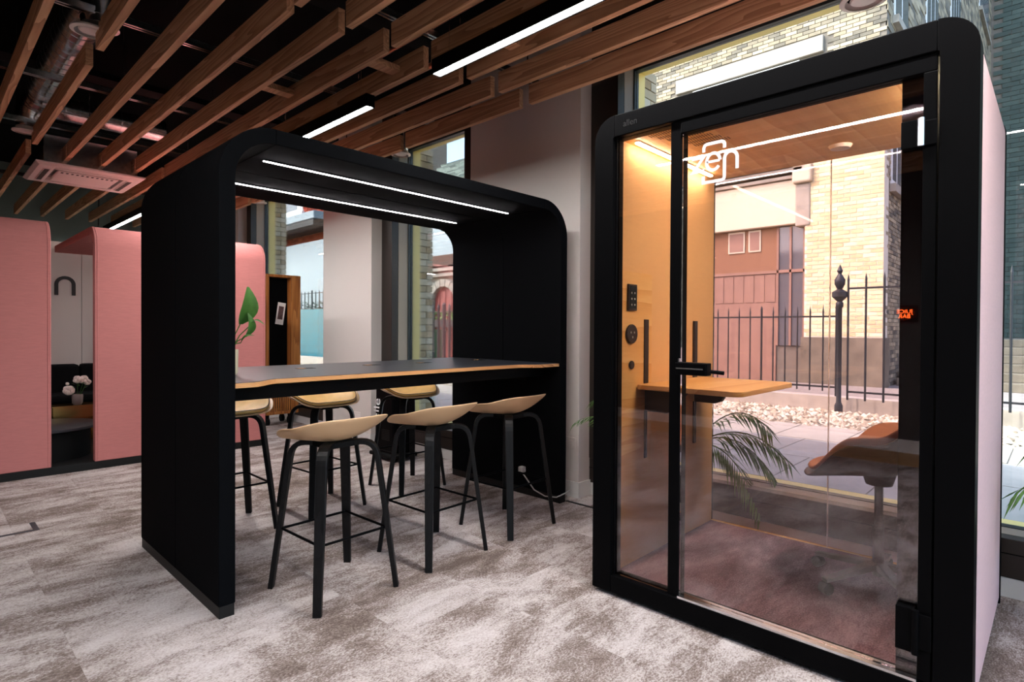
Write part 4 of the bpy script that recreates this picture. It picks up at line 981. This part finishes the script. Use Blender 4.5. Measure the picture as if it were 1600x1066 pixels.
# upper stock bricks on the street face and the side face
m = MB(); rb2 = random.Random(21)
def holes(y, z, H): return any(a-0.02 < y < b+0.02 and c-0.02 < z < d+0.02 for (a, b, c, d) in H)
HF = [(3.3, 6.7, 6.70, 7.20), (3.9, 6.2, 5.2, 6.72), (3.72, 9.5, ZG, 4.45)]
z = 4.5; r_ = 0
while z < 11.5:
    y = YC + (0 if r_ % 2 else 0.11)
    while y < 9.3:
        if not holes(y+0.105, z+0.03, HF): m.box(XF-0.014-0.01*rb2.random(), XF+0.02, y, min(y+0.212, 9.5), z, z+0.066, rb2.random())
        y += 0.224
    z += 0.077; r_ += 1
o = m.build('street_face_bricks', 'brick_stock', bd, fix=False); o['kind'] = 'stuff'
HS_ = [(13.0, 14.3, 7.3, 9.6), (16.5, 18.2, 8.4, 11.0), (12.9, 13.75, 4.1, 6.0), (20.5, 22.5, 10.0, 13.0), (28.0, 31.5, 13.6, 18.0)]
m = MB(); z = ZG; r_ = 0
while z < 20.5:
    big = z > 6; bl_ = 0.224 if not big else 0.45; x = XF + (0 if r_ % 2 else bl_/2)
    while x < 33:
        if not holes(x+bl_/2, z+0.03, HS_): m.box(x, x+bl_-0.012, YC-0.012-0.012*rb2.random(), YC+0.02, z, z+(0.066 if not big else 0.14), rb2.random())
        x += bl_
    z += 0.077 if not big else 0.152; r_ += 1
o = m.build('side_face_bricks', 'brick_stock', bd, fix=False); o['kind'] = 'stuff'
m = MB(); z = ZG; r_ = 0
while z < 20.5:
    y = -22 + (0 if r_ % 2 else 0.3)
    while y < YC-0.6: m.box(32.96-0.03*rb2.random(), 33.02, y, y+0.58, z, z+0.19, 0.35*rb2.random()); y += 0.6
    z += 0.205; r_ += 1
o = m.build('rear_face_bricks', 'brick_glass_tone', bd, fix=False); o['kind'] = 'stuff'
MB().box(XF-0.08, XF+0.1, 3.45, 6.60, 6.82, 7.14).build('stone_lintel', 'stone', bd, 0.01)
wn = MB().box(XF-0.02, XF+0.02, 3.9, 6.2, 5.2, 6.80).build('window_frame', 'sash', bd)
for k in range(3): MB().box(XF-0.03, XF-0.021, 4.0+k*0.75, 4.65+k*0.75, 5.3, 6.5).build('pane', 'ext_glass', wn)
for (xa, xb, za, zb2) in HS_:
    wn = MB().box(xa, xb, YC-0.03, YC+0.05, za, zb2).build('window_frame', 'sash', bd)
    nx = max(2, int((xb-xa)/0.45)); st_ = (xb-xa)/nx
    for k in range(nx): MB().box(xa+k*st_+0.07, xa+(k+1)*st_-0.03, YC-0.036, YC-0.0305, za+0.1, (za+zb2)/2-0.03).build('pane', 'ext_glass', wn); MB().box(xa+k*st_+0.07, xa+(k+1)*st_-0.03, YC-0.036, YC-0.0305, (za+zb2)/2+0.03, zb2-0.1).build('pane', 'ext_glass', wn)
    MB().box(xa-0.12, xb+0.12, YC-0.12, YC-0.02, za-0.16, za-0.01).build('stone_sill', 'stone', bd)
# shopfront under the cream fascia
MB().box(XF-0.18, XF-0.0, 3.74, 9.4, 3.46, 4.36).build('fascia', 'fascia', bd, 0.02)
for k, zz in enumerate((4.37, 4.50, 4.60)): MB().box(XF-0.24-0.06*k, XF, 3.74, 9.4, zz, zz+0.07).build('cornice', 'stone', bd, 0.01)
MB().box(XF-0.20, XF+0.1, 3.62, 3.90, 3.40, 4.25).build('console_bracket', 'stone', bd, 0.03); MB().box(XF-0.30, XF+0.1, 3.58, 3.94, 4.25, 4.62).build('bracket_cap', 'fascia', bd, 0.04)
MB().box(XF-0.03, XF+0.02, 4.30, 9.4, 2.55, 3.46).build('brick_infill', 'brown_brick', bd)
for (ya, yb) in ((4.62, 4.88), (4.96, 5.32)):
    wn = MB().box(XF-0.05, XF-0.0305, ya, yb, 2.98, 3.44).build('window_frame', 'fascia', bd); MB().box(XF-0.056, XF-0.0505, ya+0.03, yb-0.03, 3.01, 3.40).build('pane', 'brown_timber', wn)
MB().box(XF-0.03, XF+0.02, 3.74, 4.28, 1.0, 3.44).build('dark_glazing', 'ext_glass', bd)
for yy in (3.76, 4.02, 4.27): MB().box(XF-0.06, XF-0.031, yy-0.02, yy+0.02, 1.0, 3.44).build('glazing_bar', 'brown_timber', bd)
MB().box(XF-0.06, XF-0.031, 3.74, 9.4, 2.50, 2.56).build('transom', 'brown_timber', bd)
MB().box(XF-0.03, XF+0.02, 4.30, 9.4, ZG, 2.5).build('timber_front', 'brown_timber', bd)
for k in range(22): MB().box(XF-0.042, XF-0.0305, 4.32+k*0.22, 4.50+k*0.22, 1.9, 2.48).build('front_board', 'brown_timber', bd, 0.004)

# red brick house and stone arch seen through the arch opening
rh = thing('brick_house', 'red brick house with pale window and grey canopy beyond the mobile board', 'building')
MB().box(11.0, 16, 19.2, 30, ZG, 11).build('masonry', 'mortar', rh)
m = MB(); rb3 = random.Random(31); z = 4.3; r_ = 0
while z < 8.6:
    y = 19.2 + (0 if r_ % 2 else 0.16)
    while y < 27:
        if not (22.1 < y+0.15 < 24.2 and 5.95 < z+0.05 < 7.6): m.box(10.97-0.015*rb3.random(), 11.01, y, y+0.30, z, z+0.115, rb3.random())
        y += 0.32
    z += 0.13; r_ += 1
o = m.build('face_bricks', 'brick_red', rh, fix=False); o['kind'] = 'stuff'
wn = MB().box(10.95, 11.0, 22.15, 24.15, 6.0, 7.55).build('window_frame', 'sash', rh); MB().box(10.94, 10.949, 22.6, 23.9, 6.15, 7.4).build('pane', 'ext_glass', wn)
MB().box(10.85, 11.0, 22.0, 24.3, 5.86, 6.0).build('stone_sill', 'sash', rh)
MB().box(9.9, 10.96, 19.2, 24.6, 5.22, 5.50).build('canopy', 'canopy', rh, 0.02); MB().box(9.92, 10.96, 19.25, 24.5, 5.0, 5.21).build('canopy_soffit', 'canopy_dark', rh)
sw = thing('grey_boundary_wall', 'pale grey rendered wall below the red brick house', 'wall'); MB().box(10.4, 10.9, 19.0, 22.7, ZG, 4.55).build('render', 'grey_panel', sw); MB().box(10.45, 10.9, 22.7, 24.8, ZG, 4.60).build('return', 'grey_panel2', sw)
ts = thing('frosted_screen', 'teal frosted screen behind railings beside the mobile board', 'screen')
for k in range(14): MB().box(9.2+0.01*(k % 2), 9.24+0.01*(k % 2), 16.8, 19.6, ZG+0.12*k, ZG+0.12*k+0.118).build('screen_rib', 'teal', ts)
fence('black railing fence over the teal frosted screen', 9.4, 16.8, 20.6, 1.9, 2.55, 0.24, 0.02)
hd_ = thing('hedge', 'dark clipped hedge behind the railings over the teal screen', 'hedge')
m = MB(); rh_ = random.Random(14)
for k in range(2600):
    c_ = Vector((rh_.uniform(9.5, 9.8), rh_.uniform(16.8, 20.6), rh_.uniform(ZG, 2.22)**1.0)); a = rh_.random()*6.28; d = Vector((math.cos(a), math.sin(a), rh_.uniform(-.5, .8)))*0.07; sd = Vector((-math.sin(a), math.cos(a), .3))*0.035; i0 = len(m.v)
    m.v += [tuple(c_), tuple(c_+d*.5+sd), tuple(c_+d), tuple(c_+d*.5-sd)]; m.f.append((i0, i0+1, i0+2, i0+3))
m.build('foliage', 'leaf_dark', hd_, fix=False)
sa = thing('stone_porch', 'old stone porch with arched red doorway through the narrow window', 'building')
m = MB(); cyA = 12.05; czA = 1.95; RI = 0.50
for k in range(9):
    a0 = PI*k/9+0.012; a1 = PI*(k+1)/9-0.012
    pts = [(RI*math.cos(a0), RI*math.sin(a0)), (RI*math.cos(a1), RI*math.sin(a1)), ((RI+0.2)*math.cos(a1), (RI+0.2)*math.sin(a1)), ((RI+0.2)*math.cos(a0), (RI+0.2)*math.sin(a0))]
    MB().prism(pts, lambda p, kk: (9.90+0.2*kk, cyA+p[0], czA+p[1])).build('arch_stone', 'stone', sa, 0.01)
MB().box(10.05, 10.08, cyA-RI, cyA+RI, ZG, czA+RI).build('red_door', 'red_door', sa)
for k in range(4): MB().box(10.035, 10.049, cyA-RI+0.03+0.25*k, cyA-RI+0.22+0.25*k, ZG, czA+RI*0.8).build('door_board', 'red_door', sa, 0.004)
MB().box(9.92, 10.1, cyA-0.72, cyA-RI, ZG, czA).build('jamb', 'stone', sa); MB().box(9.92, 10.1, cyA+RI, cyA+0.72, ZG, czA).build('jamb', 'stone', sa)
MB().box(10.1, 10.4, 10.6, 14.0, ZG, 3.0).build('wall_face', 'stone', sa)
for k, zz in enumerate((2.72, 2.86)): MB().box(9.93-0.05*k, 10.1, 10.6, 13.6, zz, zz+0.09).build('string_course', 'stone', sa, 0.01)
MB().box(9.85, 10.4, 10.6, 13.0, 3.0, 3.28).build('timber_beam', 'beam_brown', sa)
MB().box(9.95, 10.4, 10.6, 12.80, 3.28, 4.6).build('grey_board', 'grey_panel', sa); MB().box(9.93, 10.0, 12.80, 12.93, 3.28, 4.6).build('timber_post', 'beam_brown', sa)
rs = MB(); rr_ = random.Random(4)
for k in range(27):
    xx = 10.0+k*0.085; zz = 4.75+k*0.075; y = 9.0 + (0.15 if k % 2 else 0)
    while y < 14.8: rs.box(xx, xx+0.13, y, y+0.29, zz, zz+0.045, rr_.random()); y += 0.30
o = rs.build('roof_slates', 'slate', sa, fix=False); o['kind'] = 'stuff'
MB().prism([(10.02, 4.62), (12.3, 6.67), (12.3, 4.62)], lambda p, k: (p[0]+0.05, 9.0+5.9*k, p[1])).build('roof_body', 'mortar_dark', sa)
MB().box(9.75, 10.0, 10.8, 12.9, 1.35, 1.55).build('flower_trough', 'pot_dark', sa)
m = MB()
for k in range(240):
    c_ = Vector((rr_.uniform(9.75, 9.98), rr_.uniform(10.8, 12.9), rr_.uniform(1.53, 1.78))); m.ball(c_, rr_.uniform(0.015, 0.04), 5, 4)
m.build('flowers', 'leaf_palm', sa, fix=False)
gbn = thing('wheelie_bin', 'green wheelie bin behind the railings by the narrow window', 'bin', (9.2, 11.65, ZG+0.02))
MB().strip([(-0.22, 0.1), (-0.27, 0.95)], [(0.22, 0.1), (0.27, 0.95)], lambda p, k: ((-0.24, 0.24)[k], p[0], p[1])).build('body', 'green_bin', gbn, 0.02)
MB().box(-0.28, 0.28, -0.30, 0.30, 0.95, 1.02).build('lid', 'green_bin', gbn, 0.02)
for y in (-0.2, 0.2): MB().cyl((0.2, y-0.03, 0.09), (0.2, y+0.03, 0.09), 0.09, n=14).build('wheel', 'black_matt', gbn)
nb_ = thing('notice_board', 'tan notice board with bars on the brick wall beside the booth', 'notice board', (18.0, YC-0.10, 1.5)); MB().box(-1.2, 2.2, -0.02, 0.06, -0.15, 0.8).build('board', 'poster', nb_)
for z in (0.08, 0.55): MB().cyl((-1.1, -0.05, z), (2.1, -0.05, z), 0.025, n=8).build('bar', 'iron', nb_)
steps = thing('stone_steps', 'stone steps at the foot of the brick wall beside the booth', 'steps', (13.2, 0.6, ZG))
for k in range(6): MB().box(0.4*k, 6, -1.6, 1.70, 0.15*k, 0.15*k+0.148).build('step', 'stone_base', steps, 0.01)

# daylight portals in the window openings (guide sampling only, give off no light)
def portal_light(name, loc, rot, sx, sy):
    l = bpy.data.lights.new(name, 'AREA'); l.shape = 'RECTANGLE'; l.size = sx; l.size_y = sy; l.cycles.is_portal = True
    o = bpy.data.objects.new(name, l); COL.objects.link(o); o.location = loc; o.rotation_euler = rot
for k, (a, b) in enumerate(WINS): portal_light('window_portal', (4.30, (a+b)/2, (ZSILL+ZHEAD)/2), (0, math.radians(90), 0), ZHEAD-ZSILL, b-a)
portal_light('window_portal', (0.65, YA-0.3, 1.81), (math.radians(90), 0, 0), 5.1, 3.04)
